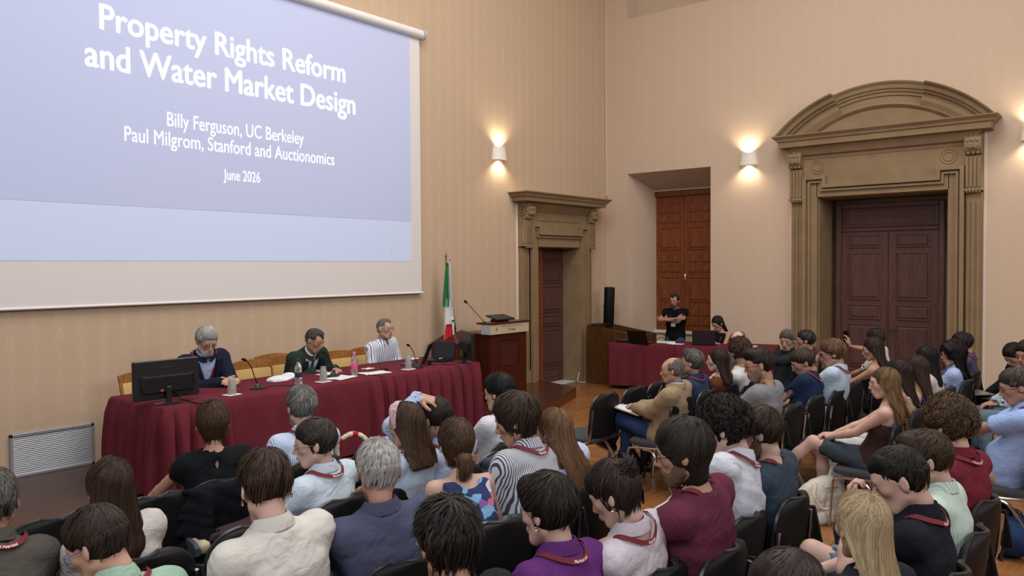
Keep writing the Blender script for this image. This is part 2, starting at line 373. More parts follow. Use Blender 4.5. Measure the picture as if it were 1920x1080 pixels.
mb.loft(rings); arcm(mb, R_, uc, zc, Rr-.30, -am*.9, am*.9, [(-.03, .09), (-.03, .12), (0, .15), (.03, .14), (.03, .09)])
mb.build('tympanum', STONE, po)
prof = lambda k: [(-.17, 0), (-.17, .12*k+.06), (-.13, .13*k+.06), (-.12, .17*k+.06), (-.085, .18*k+.06), (-.08, .22*k+.06), (-.03, .24*k+.06), (.0, .29*k+.06), (.02, .3*k+.06), (.02, 0)]
mb = MB(); arcm(mb, R_, uc, zc, Rr, -am*.62, am*.62, prof(.5)); mb.build('arch_moulding', STONE, po)
for s in (-1, 1):
    mb = MB(); a, b_ = sorted((s*am*.38, s*am*1.0)); arcm(mb, R_, uc, zc, Rr, a, b_, prof(1.0))
    mb.build('arch_moulding', STONE, po)
    mb = MB(); a, b_ = sorted((s*am*.38, s*am*.93)); arcm(mb, R_, uc, zc, Rr-.2, a, b_, [(-.10, .09), (-.10, .14), (-.02, .18), (.04, .18), (.04, .09)]); mb.build('inner_arch_block', STONE, po)
mb = MB()                                                     # the deep stone reveal
wbox(mb, R_, uc+.865, uc+.90, -.74, .05, 0, 3.03); wbox(mb, R_, uc-.90, uc-.865, -.74, .05, 0, 3.03); wbox(mb, R_, uc-.90, uc+.90, -.74, .05, 3.005, 3.04)
mb.build('reveal', STONE, po)
def panel_mesh(w_, h_, d, m, bev=.05, name='panel'):
    """bevelled raised field in a recessed moulded frame; lies in local XZ, facing -Y"""
    mb = MB(); r = lambda i, y: [(i, y, i), (w_-i, y, i), (w_-i, y, h_-i), (i, y, h_-i)]
    mb.loft([r(0, 0), r(.0, -.012), r(.012, -.014), r(.02, .006), r(.028, .006), r(min(bev, w_*.3, h_*.3), -d), r(min(bev, w_*.3, h_*.3)+.004, -d)])
    return mb.mesh(name, m)
def leaf(parent, w_, h_, rows, m, name='door_leaf', th=.045):
    """door leaf; rows = list of (z0,z1,columns)"""
    lf = MB().rbox(0, w_, 0, th, 0, h_, .004).build(name, m, parent)
    for z0, z1, nc, mg in rows:
        cw = (w_-2*mg-(nc-1)*.035)/nc
        for k in range(nc):
            o = link('panel', panel_mesh(cw, z1-z0, .012, m, .05 if nc == 1 else .015), lf, (mg+k*(cw+.035), -.001, z0))
    return lf
# door 2: double door in the big portal
d2 = thing('door_2', None, None, (XR+.5, 3.18, 0), -math.pi/2); d2['kind'] = 'structure'
mb = MB(); mb.rbox(-.76, -.68, -.03, .05, 0, 2.93); mb.rbox(.68, .76, -.03, .05, 0, 2.93); mb.rbox(-.68, .68, -.03, .05, 2.86, 2.93); mb.rbox(-.68, .68, -.02, .05, 2.50, 2.56); mb.build('door_frame', DWOOD, d2)
link('transom_panel', panel_mesh(1.34, .29, .004, DWOOD), d2, (-.67, .0, 2.565))
rows = [(2.24, 2.45, 1, .10), (1.45, 2.17, 1, .10), (1.15, 1.38, 1, .10), (.42, 1.08, 1, .10), (.12, .36, 1, .10)]
for s in (0, 1):
    lf = leaf(d2, .675, 2.49, rows, DWOOD); lf.location = (-.678+s*.68, 0, .01)
    if s == 1:
        MB().tube([(.035, -.01, 1.02), (.035, -.06, 1.02), (.12, -.065, 1.015)], .011).build('handle', CHROME_DK, lf)
        MB().lathe([(.012, 0), (.012, .01)], (.035, -.002, .93), 10).build('keyhole', CHROME_DK, lf)
# portal of door 1 (front wall)
po = thing('trim_6', None, None); po['kind'] = 'structure'; F_ = 'F'; uc = 10.73
for s in (-1, 1):
    a, b_ = sorted((uc+s*.59, uc+s*.80)); mb = MB(); wbox(mb, F_, a, b_, 0, .10, 0, 2.60)
    q, r = sorted((uc+s*.74, uc+s*.78)); wbox(mb, F_, q, r, 0, .13, 0, 2.55); mb.build('jamb', STONE, po)
    a, b_ = sorted((uc+s*.81, uc+s*.97)); pilaster(F_, a, b_, 0, 2.30, .08, po)
    scallop_console(F_, uc+s*.90, .17, .24, 2.32, 3.0, po, True)
mb = MB(); wbox(mb, F_, uc-.6, uc+.6, 0, .10, 2.32, 2.62); mb.build('lintel', STONE, po)
mb = MB(); band(mb, F_, [(uc-.80, 0), (uc-.80, 2.68), (uc-.56, 2.68), (uc-.56, 2.56), (uc+.56, 2.56), (uc+.56, 2.68), (uc+.80, 2.68), (uc+.80, 0)], -.05, .08, .155)
band(mb, F_, [(uc-.73, 0), (uc-.73, 2.61), (uc-.62, 2.61), (uc-.62, 2.49), (uc+.62, 2.49), (uc+.62, 2.61), (uc+.73, 2.61), (uc+.73, 0)], -.025, .08, .13)
mb.build('architrave', STONE, po)
mb = MB(); wbox(mb, F_, uc-.82, uc+.82, 0, .09, 2.56, 2.92); wbox(mb, F_, uc-.6, uc+.6, 0, .10, 2.74, 2.86); mb.build('frieze', STONE, po)
mb = MB(); mould(mb, F_, uc-.93, uc+.93, [(2.88, .10, -.08), (2.92, .12, -.05), (2.95, .14, 0), (2.99, .16, .04), (3.02, .20, .10), (3.02, .28, .20), (3.08, .29, .21), (3.09, .31, .24), (3.12, .32, .26), (3.15, .35, .30), (3.165, .35, .30)])
mb.build('cornice', STONE, po)
mb = MB(); wbox(mb, F_, uc+.575, uc+.62, -.74, .05, 0, 2.33); wbox(mb, F_, uc-.62, uc-.575, -.74, .05, 0, 2.33); wbox(mb, F_, uc-.62, uc+.62, -.74, .05, 2.305, 2.34); mb.build('reveal', STONE, po)
d1 = thing('door_1', None, None, (uc, YF+.15, 0)); d1['kind'] = 'structure'
dr = [(1.72, 2.12, 1, .07), (1.22, 1.66, 1, .07), (.98, 1.16, 1, .07), (.3, .92, 1, .07), (.06, .25, 1, .07)]
l1 = leaf(d1, .44, 2.3, dr, SWOOD); l1.location = (-.585, .0, .0)
l2 = leaf(d1, .72, 2.3, dr, DWOOD); l2.location = (-.14, .10, .0); l2['label'] = 'darker leaf standing behind'
MB().rbox(-.15, .58, -.16, .2, 0, .012, .002).build('threshold', mat('marble', 'c9cbd0', .4), d1)
# window shutters in the recess
w1 = thing('window_1', None, None, (XR+.74, 6.66, .82), -math.pi/2); w1['kind'] = 'structure'
mb = MB(); mb.rbox(-.70, -.60, -.04, .05, -.02, 2.50); mb.rbox(.58, .66, -.04, .05, -.02, 2.50); mb.rbox(-.66, .6, -.04, .05, 2.44, 2.54); mb.build('window_frame', SWOOD, w1)
MB().rbox(-.76, .8, -.06, .06, -.06, -.0).build('window_sill', PLASTER, w1)
MB().rbox(-.74, -.70, -.03, .05, 0, 2.55).build('frame_edge', PLASTER, w1); MB().rbox(-.74, .7, -.03, .05, 2.54, 2.58).build('frame_edge', PLASTER, w1)
rows = []
for z0, z1 in ((1.95, 2.28), (1.06, 1.38), (.10, .42)):
    rows += [(z0, z0+(z1-z0)/2-.02, 2, .07), (z0+(z1-z0)/2+.02, z1, 2, .07)]
rows += [(1.46, 1.87, 1, .07), (.52, .97, 1, .07)]
for s in (0, 1):
    lf = leaf(w1, .585, 2.43, rows, SWOOD, 'shutter'); lf.location = (-.60+s*.595, 0 if s == 0 else -.012, .005)
    for z in (.5, 1.7): MB().tube([((.01 if s == 0 else .57), -.012, z), ((.01 if s == 0 else .57), -.012, z+.09)], .009).build('hinge', BLKM, lf)
    if s: MB().tube([(.03, -.012, 1.02), (.03, -.03, .98), (.035, -.03, .92)], .008).build('latch', CHROME, lf)
# ventilation grille at the foot of the front wall
gr = thing('ventilation_grille', 'grey metal ventilation grille low on the wall left of the draped table', 'grille', (2.57, YF, PZ))
mb = MB(); mb.rbox(0, .71, -.03, 0, 0, .025, .003); mb.rbox(0, .71, -.03, 0, .36, .39, .003); mb.rbox(0, .025, -.03, 0, 0, .39, .003); mb.rbox(.685, .71, -.03, 0, 0, .39, .003); mb.build('frame', GREYM, gr)
MB().box(.02, .69, -.004, -.001, .02, .37).build('backing', BLKM, gr)
sl = MB().loft([[(.025, -.026, 0), (.025, -.020, .010), (.025, -.008, .010), (.025, -.014, 0)], [(.685, -.026, 0), (.685, -.020, .010), (.685, -.008, .010), (.685, -.014, 0)]]).mesh('slat', GREYM)
for k in range(20): link('slat', sl, gr, (0, 0, .028+k*.0167))
for x in (.11, .2, .52, .62): MB().lathe([(0, 0), (.004, 0), (.003, .002)], (x, -.031, .377), 8).build('screw', BLKM, gr)
# projection screen
scr = thing('projection_screen', 'large white roll-down projection screen hanging on the front wall', 'screen', (0, 7.80, 0))
SF = mat('screen_fabric', 'd6d3d2', .8)
MB().box(2.12, 7.585, 0, .004, 1.66, 5.12).build('screen_fabric', SF, scr)
MB().tube([(2.0, .0, 1.655), (7.62, 0, 1.655)], .013, 10).build('bottom_bar', WHITEP, scr)
MB().tube([(2.1, -.02, 5.14), (7.60, -.02, 5.14)], .06, 18).build('roller', WHITEP, scr)
MB().tube([(7.60, -.03, 5.14), (7.64, -.03, 5.14)], .072, 18).build('roller_cap', mat('cap_grey', 'b9b3ac', .5), scr)
MB().box(7.60, 7.64, -.0, .045, 5.05, 5.2).build('bracket', WHITEP, scr)
IMG = mat('projected_image', 'b2bbda', .9, emit=.15, spec=.1); IMG2 = mat('projected_band', 'bcc8e4', .9, emit=.20, spec=.1); TXT = mat('projected_text', 'ffffff', .9, emit=.7, spec=.1)
MB().box(2.35, 7.40, -.003, -.001, 2.615, 5.10).build('projected_slide', IMG, scr)
MB().box(2.35, 7.40, -.003, -.001, 2.08, 2.612).build('slide_footer', IMG2, scr)
MS = Matrix(((1, 0, 0, 0), (0, 0, -1, -.0045), (0, 1, 0, 0), (0, 0, 0, 1)))
def sline(t, x0, x1, z, cap, bold):
    o = text_fit('slide_text', t, x0, x1, cap, MS @ Matrix.Translation((0, z, 0)), TXT, scr, 0)
    if bold:
        me = o.data; n = len(me.vertices); co = np.empty(n*3, np.float32); me.vertices.foreach_get('co', co); co = co.reshape(-1, 3); Fs = [list(p.vertices) for p in me.polygons]
        V = np.concatenate([co+np.array(d) for d in ((-bold, 0, 0), (bold, -.0006, 0), (0, -.0012, bold*.8), (0, -.0018, -bold*.8))]); F = [[i+k*n for i in f] for k in range(4) for f in Fs]
        o.data = mkmesh('slide_text', V, F, TXT)
sline('Property Rights Reform', 3.40, 6.31, 4.275, .240, .0055); sline('and Water Market Design', 3.26, 6.46, 3.905, .250, .0055)
sline('Billy Ferguson, UC Berkeley', 4.04, 5.69, 3.445, .145, .0); sline('Paul Milgrom, Stanford and Auctionomics', 3.61, 6.13, 3.245, .145, .0)
sline('June 2026', 4.655, 5.10, 2.955, .115, .0); text_fit('slide_text', '1', 7.03, 7.045, .05, MS @ Matrix.Translation((0, 2.2, 0)), mat('slide_grey', 'b4b8c8', .9, emit=.2), scr)
# wall lamps
LAMP = mat('lamp_shade', 'e6e0d6', .6); GLOW = mat('lamp_glow', 'ffe9c4', .6, emit=12)
def sconce(loc, rz, label):
    t = thing('wall_lamp', label, 'wall lamp', loc, rz, None)
    # front trapezoid bowed; local -Y is away from the wall
    def ring(z, w_, d): return [(w_*math.cos(a), -d*math.sin(a)-.004, z) for a in [math.pi*k/12 for k in range(13)]]
    mb = MB(); mb.loft([ring(-.10, .155, .11), ring(.10, .125, .085)], cap=False, closed=False); mb.loft([ring(-.10, .147, .102), ring(.10, .117, .077)], cap=False, closed=False)
    mb.build('shade', LAMP, t, True); MB().rbox(-.03, .03, -.03, 0, -.07, .07, .003).build('bracket', LAMP, t)
    for s in (-1, 1):
        MB().lathe([(0, 0), (.028, .004), (.028, .012), (0, .016)], (0, -.05, s*.055), 12).build('bulb', GLOW, t)
        l = bpy.data.lights.new('bulb_light', 'SPOT'); l.energy = 36 if s > 0 else 30; l.color = (1, .82, .56); l.spot_size = 2.3; l.spot_blend = .8; l.shadow_soft_size = .02
        o = link('bulb_light', l, t, (0, -.06, s*.085)); o.rotation_euler = (math.pi if s > 0 else 0, 0, 0)
    return t
sconce((9.28, YF, 3.72), 0, 'lit wall lamp on the wall with the screen, above the smaller stone doorway')
sconce((XR, 5.15, 3.70), -math.pi/2, 'lit wall lamp between the shuttered window and the arched portal')
sconce((XR, 1.30, 3.70), -math.pi/2, 'lit wall lamp right of the arched portal, at the edge of the photo')
# ------------------------------------------------------------------ implicit-surface modelling for bodies, hair and clothes
class Field:
    def __init__(s, lo, hi, h):
        s.lo = np.array(lo, float); s.h = h; n = np.ceil((np.array(hi)-s.lo)/h).astype(int)+1
        s.n = n; s.F = np.full(n, .08, np.float32)
    def sub(s, lo, hi, m):
        a = np.clip(np.floor((np.array(lo)-m-s.lo)/s.h).astype(int), 0, s.n-1); b = np.clip(np.ceil((np.array(hi)+m-s.lo)/s.h).astype(int)+1, 1, s.n)
        if np.any(b <= a): return None
        ax = [((np.arange(a[i], b[i])*s.h+s.lo[i]).astype(np.float32)) for i in range(3)]
        return (slice(a[0], b[0]), slice(a[1], b[1]), slice(a[2], b[2])), ax[0][:, None, None], ax[1][None, :, None], ax[2][None, None, :]
    def put(s, sl, d, k, neg=False, inter=False):
        A = s.F[sl]; d = d.astype(np.float32)
        if neg or inter:
            if neg: d = -d
            if k <= 0: s.F[sl] = np.maximum(A, d)
            else:
                h = np.clip(.5-.5*(d-A)/k, 0, 1); s.F[sl] = d*(1-h)+A*h+k*h*(1-h)
        else:
            if k <= 0: s.F[sl] = np.minimum(A, d)
            else:
                h = np.clip(.5+.5*(d-A)/k, 0, 1); s.F[sl] = d*(1-h)+A*h-k*h*(1-h)
    def cap(s, a, b, ra, rb=None, k=.02, neg=False):
        rb = ra if rb is None else rb; a = np.array(a, float); b = np.array(b, float); R = max(ra, rb)
        q = s.sub(np.minimum(a, b)-R, np.maximum(a, b)+R, k+.03)
        if q is None: return s
        sl, X, Y, Z = q; v = b-a; L = max(v@v, 1e-9)
        t = np.clip(((X-a[0])*v[0]+(Y-a[1])*v[1]+(Z-a[2])*v[2])/L, 0, 1)
        d = np.sqrt((X-a[0]-t*v[0])**2+(Y-a[1]-t*v[1])**2+(Z-a[2]-t*v[2])**2)-(ra+(rb-ra)*t)
        s.put(sl, d, k, neg); return s
    def chain(s, P, R, k=.02):
        for i in range(len(P)-1): s.cap(P[i], P[i+1], R[i], R[i+1], k)
        return s
    def ell(s, c, r, k=.02, neg=False, M=None):
        c = np.array(c, float); r = np.array(r, float); R = r.max() if M is not None else r
        q = s.sub(c-R, c+R, k+.03)
        if q is None: return s
        sl, X, Y, Z = q; x, y, z = X-c[0], Y-c[1], Z-c[2]
        if M is not None: x, y, z = (M[0, 0]*x+M[1, 0]*y+M[2, 0]*z), (M[0, 1]*x+M[1, 1]*y+M[2, 1]*z), (M[0, 2]*x+M[1, 2]*y+M[2, 2]*z)
        k0 = np.sqrt((x/r[0])**2+(y/r[1])**2+(z/r[2])**2)+1e-6; k1 = np.sqrt((x/r[0]**2)**2+(y/r[1]**2)**2+(z/r[2]**2)**2)+1e-6
        s.put(sl, k0*(k0-1)/k1, k, neg); return s
    def sweep(s, P, A, B, side, fwd, k=.03, ex=2.3, neg=False):
        """swept superellipse along polyline P; A,B = half widths along side / fwd at each point"""
        P = np.array(P, float); R = max(max(A), max(B)); q = s.sub(P.min(0)-R, P.max(0)+R, k+.02)
        if q is None: return s
        sl, X, Y, Z = q; ax = P[-1]-P[0]; L = ax@ax; tt = ((P-P[0])@ax)/L
        t = ((X-P[0, 0])*ax[0]+(Y-P[0, 1])*ax[1]+(Z-P[0, 2])*ax[2])/L; tc = np.clip(t, 0, 1)
        cx, cy, cz = (np.interp(tc.ravel(), tt, P[:, i]).reshape(t.shape).astype(np.float32) for i in range(3))
        a = np.interp(tc.ravel(), tt, A).reshape(t.shape); b = np.interp(tc.ravel(), tt, B).reshape(t.shape)
        dx, dy, dz = X-cx, Y-cy, Z-cz
        u = np.abs(dx*side[0]+dy*side[1]+dz*side[2])/a; v = np.abs(dx*fwd[0]+dy*fwd[1]+dz*fwd[2])/b
        d = ((u**ex+v**ex+1e-9)**(1/ex)-1)*np.minimum(a, b)
        e = np.abs(t-.5)-.5; e = np.where(e > 0, e*math.sqrt(L), 0); d = np.where(e > 0, np.sqrt(np.maximum(d, 0)**2+e**2)+np.minimum(d, 0)*0, d)
        s.put(sl, d, k, neg); return s
    def half(s, p, n, k=0):
        """keep only the side of the plane the normal points away from"""
        p = np.array(p, float); n = np.array(n, float); n /= np.linalg.norm(n)
        sl, X, Y, Z = s.sub(s.lo, s.lo+s.n*s.h, 0); s.put(sl, (X-p[0])*n[0]+(Y-p[1])*n[1]+(Z-p[2])*n[2], k, inter=True); return s
    def noise(s, amp, freq, seed=0, ridge=False, stretch=(1, 1, 1)):
        sl, X, Y, Z = s.sub(s.lo, s.lo+s.n*s.h, 0); r = np.random.RandomState(seed); T = np.zeros(s.F.shape, np.float32)
        X, Y, Z = X*stretch[0], Y*stretch[1], Z*stretch[2]
        for i in range(5):
            f = freq*1.6**(i*.6); v = r.normal(size=3); v /= np.linalg.norm(v); w = r.normal(size=3); w /= np.linalg.norm(w)
            wa = np.sin(f*.7*(w[0]*X+w[1]*Y+w[2]*Z)+r.uniform(0, 6))*1.2
            q = np.sin(f*(v[0]*X+v[1]*Y+v[2]*Z)+wa+r.uniform(0, 6)); T += (1-2*np.abs(q) if ridge else q)/(1+.5*i)
        s.F += (amp*T*.5).astype(np.float32); return s
    def extract(s):
        F = s.F; S = F < 0; nx, ny, nz = F.shape
        if not S.any(): return np.zeros((0, 3)), np.zeros((0, 4), int)
        cnt = np.zeros((nx-1, ny-1, nz-1), np.uint8)
        for i in (0, 1):
            for j in (0, 1):
                for k in (0, 1): cnt += S[i:nx-1+i, j:ny-1+j, k:nz-1+k]
        act = (cnt > 0) & (cnt < 8); idx = np.full(act.shape, -1, np.int64); I, J, K = np.nonzero(act); idx[I, J, K] = np.arange(len(I))
        acc = np.zeros((len(I), 3)); n = np.zeros(len(I))
        for ax in range(3):
            o = [0, 0, 0]; o[ax] = 1; others = [i for i in range(3) if i != ax]
            for p in (0, 1):
                for q in (0, 1):
                    a = [0, 0, 0]; a[others[0]] = p; a[others[1]] = q; b = [a[i]+o[i] for i in range(3)]
                    f0 = F[I+a[0], J+a[1], K+a[2]]; f1 = F[I+b[0], J+b[1], K+b[2]]; m = (f0 < 0) != (f1 < 0)
                    t = np.where(m, f0/(f0-f1+1e-12), 0); c = np.tile(np.array(a, float), (len(I), 1)); c[:, ax] += t
                    acc += c*m[:, None]; n += m
        V = s.lo+(np.stack([I, J, K], 1)+acc/np.maximum(n, 1)[:, None])*s.h
        Q = []
        for ax in range(3):
            sl0 = [slice(1, -1)]*3; sl1 = [slice(1, -1)]*3; sl0[ax] = slice(0, F.shape[ax]-1); sl1[ax] = slice(1, F.shape[ax])
            A = S[tuple(sl0)]; B = S[tuple(sl1)]; o1, o2 = [(1, 2), (2, 0), (0, 1)][ax]
            P = np.stack(np.nonzero(A != B), 1)
            if len(P) == 0: continue
            f = A[tuple(P.T)]; P = P+1; P[:, ax] -= 1
            e1 = np.zeros(3, int); e1[o1] = 1; e2 = np.zeros(3, int); e2[o2] = 1
            g = lambda R: idx[R[:, 0], R[:, 1], R[:, 2]]
            q = np.stack([g(P-e1-e2), g(P-e2), g(P), g(P-e1)], 1); q[~f] = q[~f][:, ::-1]; Q.append(q)
        Q = np.concatenate(Q) if Q else np.zeros((0, 4), int); Q = Q[(Q >= 0).all(1)]
        return V, Q
def nrm(v): v = np.array(v, float); return v/(np.linalg.norm(v)+1e-9)
def rotm(yaw_, pitch=0, roll=0):
    """columns = right, forward, up of a frame turned left by yaw, nodding down by pitch, tilted to its right by roll"""
    cy, sy = math.cos(yaw_), math.sin(yaw_); cp, sp = math.cos(pitch), math.sin(pitch); cr, sr = math.cos(roll), math.sin(roll)
    Y = np.array([[cy, -sy, 0], [sy, cy, 0], [0, 0, 1]]); P = np.array([[1, 0, 0], [0, cp, sp], [0, -sp, cp]]); R = np.array([[cr, 0, sr], [0, 1, 0], [-sr, 0, cr]])
    return Y @ P @ R
def join(*VF):
    Vs, Fs, n = [], [], 0
    for V, F in VF:
        if len(V) == 0: continue
        Vs.append(V); Fs.append(F+n); n += len(V)
    return np.concatenate(Vs), np.concatenate(Fs)
# ---- heads: one mesh per sex and fineness, placed in the person's mesh
HEADS = {}
def head_mesh(sex, h, beard=False):
    key = (sex, h)
    if key in HEADS: return HEADS[key]
    f = Field((-.105, -.125, -.17), (.105, .145, .135), h); m = sex == 'm'
    f.ell((0, -.014, .032), (.076, .094, .088), .01).ell((0, .026, -.035), (.057 if m else .053, .064, .078), .035)
    f.ell((0, .055, .025), (.055, .04, .05), .03)
    f.cap((-.02, .062, -.096), (.02, .062, -.096), .020 if m else .016, k=.025)
    for s in (-1, 1):
        f.cap((s*.050, .005, -.060), (s*.022, .06, -.097), .017 if m else .012, k=.025)
        f.ell((s*.042, .060, -.016), (.020, .020, .018), .022)
    f.cap((-.034, .080, .024), (.034, .080, .024), .011 if m else .007, k=.015)
    for s in (-1, 1): f.ell((s*.031, .100, .004), (.018, .016, .012), .012, neg=True)
    f.chain([(0, .086, .012), (0, .101, -.012), (0, .112, -.030)], [.008, .009, .012 if m else .010], .010)
    for s in (-1, 1): f.ell((s*.012, .098, -.034), (.009, .012, .008), .006)
    f.ell((0, .080, -.062), (.028, .020, .022), .015)
    f.cap((-.018, .096, -.0575), (.018, .096, -.0575), .0045, k=.006); f.cap((-.015, .095, -.068), (.015, .095, -.068), .0055, k=.006)
    f.cap((-.022, .101, -.063), (.022, .101, -.063), .002, k=.004, neg=True)
    for s in (-1, 1):
        f.ell((s*.031, .080, .003), (.0145, .0125, .0105), .003)                 # closed or lowered lids
    # neck stub
    f.cap((0, -.022, -.05), (0, -.030, -.105), .049 if m else .042, .047 if m else .040, k=.03)
    for s in (-1, 1):                                                          # ears
        M = rotm(s*.45, 0, -s*.15); f.ell((s*.080, -.010, -.006), (.009, .019, .031), .006, M=M)
        f.ell((s*.090, -.004, .000), (.007, .010, .017), .003, neg=True, M=M)
    HEADS[key] = f.extract(); return HEADS[key]
def hand_mesh(h, pose='curl'):
    """left-or-right neutral hand: wrist at origin, fingers along +Y, palm facing -Z, thumb towards +X; mirror for the other hand"""
    key = ('hand', h, pose)
    if key in HEADS: return HEADS[key]
    f = Field((-.07, -.035, -.11), (.10, .22, .05), h); c = {'curl': .55, 'flat': .12, 'fist': 1.1}[pose]
    f.sweep([(0, -.02, 0), (0, .02, 0), (.0, .06, 0), (0, .092, 0)], [.026, .032, .040, .041], [.018, .016, .014, .012], (1, 0, 0), (0, 0, 1), .01, 2.6)
    for i, (x, L, r) in enumerate(((.030, .070, .0088), (.010, .080, .0092), (-.010, .074, .0088), (-.030, .058, .0078))):
        p = np.array([x, .088, 0]); a = 0; P = [p]
        sp_ = (x/.03)*.06
        for j, q in enumerate((.45, .32, .25)):
            a += c*(.7 if j == 0 else .9); p = p+L*q*np.array([sp_, math.cos(a), -math.sin(a)]); P.append(p)
        f.chain(P, [r*1.05, r, r*.95, r*.82], .003)
    f.chain([(.022, .018, -.006), (.050, .045, -.016), (.064, .075, -.022), (.066, .098, -.028)], [.015, .0125, .0105, .009], .008)
    HEADS[key] = f.extract(); return HEADS[key]
def xf(VF, M, t, s=1.0, mirror=False):
    V, F = VF; V = V*s
    if mirror: V = V*np.array([-1, 1, 1]); F = F[:, ::-1]
    return V @ np.array(M).T+np.array(t), F
# ---- hair strands on a stack of rings
def strands(paths, r0_, colors, seed=0, center=None):
    """paths (N,K,3) -> tapered flat locks lying on the head, with one colour each"""
    N, K, _ = paths.shape; T = np.gradient(paths, axis=1); T /= np.linalg.norm(T, axis=2, keepdims=True)+1e-9
    c = paths.mean((0, 1)) if center is None else np.asarray(center)
    out = paths-c; out[..., 2] *= np.where(out[..., 2] < -.06, .15, 1); out /= np.linalg.norm(out, axis=2, keepdims=True)+1e-9
    rs = np.random.RandomState(seed+1); A = np.cross(T, out+rs.normal(0, .25, (N, 1, 3))); A /= np.linalg.norm(A, axis=2, keepdims=True)+1e-9
    tap = r0_*np.sin(np.pi*np.clip(np.linspace(.18, .97, K), 0, 1))**.6; O = np.cross(A, T); O *= np.sign((O*out).sum(-1, keepdims=True))
    V = np.stack([paths-A*tap[None, :, None], paths+O*tap[None, :, None]*.45, paths+A*tap[None, :, None]], 2)   # a shallow ridge
    base = (np.arange(N)*K*3)[:, None, None]+(np.arange(K-1)*3)[None, :, None]; j = np.arange(2)[None, None, :]
    Fq = np.stack([base+j, base+j+1, base+4+j, base+3+j], -1).reshape(-1, 4)
    return V.reshape(-1, 3), Fq, np.repeat(colors, K*3, 0)
# ------------------------------------------------------------------ people
def skin_mat(tone):
    n = 'skin_'+tone
    if n in MATS: return MATS[n]
    m = mat(n, tone, .55, bump=.04, bscale=200, var=.05, vscale=14, spec=.3)
    b = m.node_tree.nodes['Principled BSDF']; b.inputs['Subsurface Weight'].default_value = .0
    return m
def hair_mat():
    if 'hair' in MATS: return MATS['hair']
    m = mat('hair', '222222', .55, attr='Col', spec=.22); return m
def fabric(col, name=None):
    n_ = 'fabric_'+(name or col)
    if n_ in MATS: return MATS[n_]
    m = mat(n_, col, .9, bump=.55, bscale=17, var=.05, vscale=20, spec=.12)
    for nd in m.node_tree.nodes:
        if nd.type == 'TEX_NOISE' and abs(nd.inputs['Scale'].default_value-17) < .1: nd.inputs['Distortion'].default_value = 1.6; nd.inputs['Detail'].default_value = 2.5; nd.inputs['Roughness'].default_value = .45
        if nd.type == 'BUMP': nd.inputs['Distance'].default_value = .012
    return m
def ik(S, W, L1, L2, hint):
    S, W = np.array(S, float), np.array(W, float); d = W-S; D = min(np.linalg.norm(d), (L1+L2)*.995); d = nrm(d); W = S+d*D
    a = (L1*L1-L2*L2+D*D)/(2*D); h = math.sqrt(max(L1*L1-a*a, 0)); hv = np.array(hint, float); hv = nrm(hv-d*(hv@d)); return S+d*a+hv*h, W
EYE = mat('eye_dark', '2a1d18', .4); LIPS = mat('lips', '9c5a50', .5); LANY = mat('lanyard_red', '701a26', .7, bump=.2, bscale=500); LTXT = mat('lanyard_text', 'e3c9c6', .7)
BADGE = mat('badge_white', 'd9dbe0', .5)
GCH = [[], []]
def colored(name, V, F, cols, m, parent):
    me = mkmesh(name, V, F, m, True); a = me.attributes.new('Col', 'FLOAT_COLOR', 'POINT')
    c = np.ones((len(V), 4), np.float32); c[:, :3] = cols; a.data.foreach_set('color', c.ravel()); return link(name, me, parent)
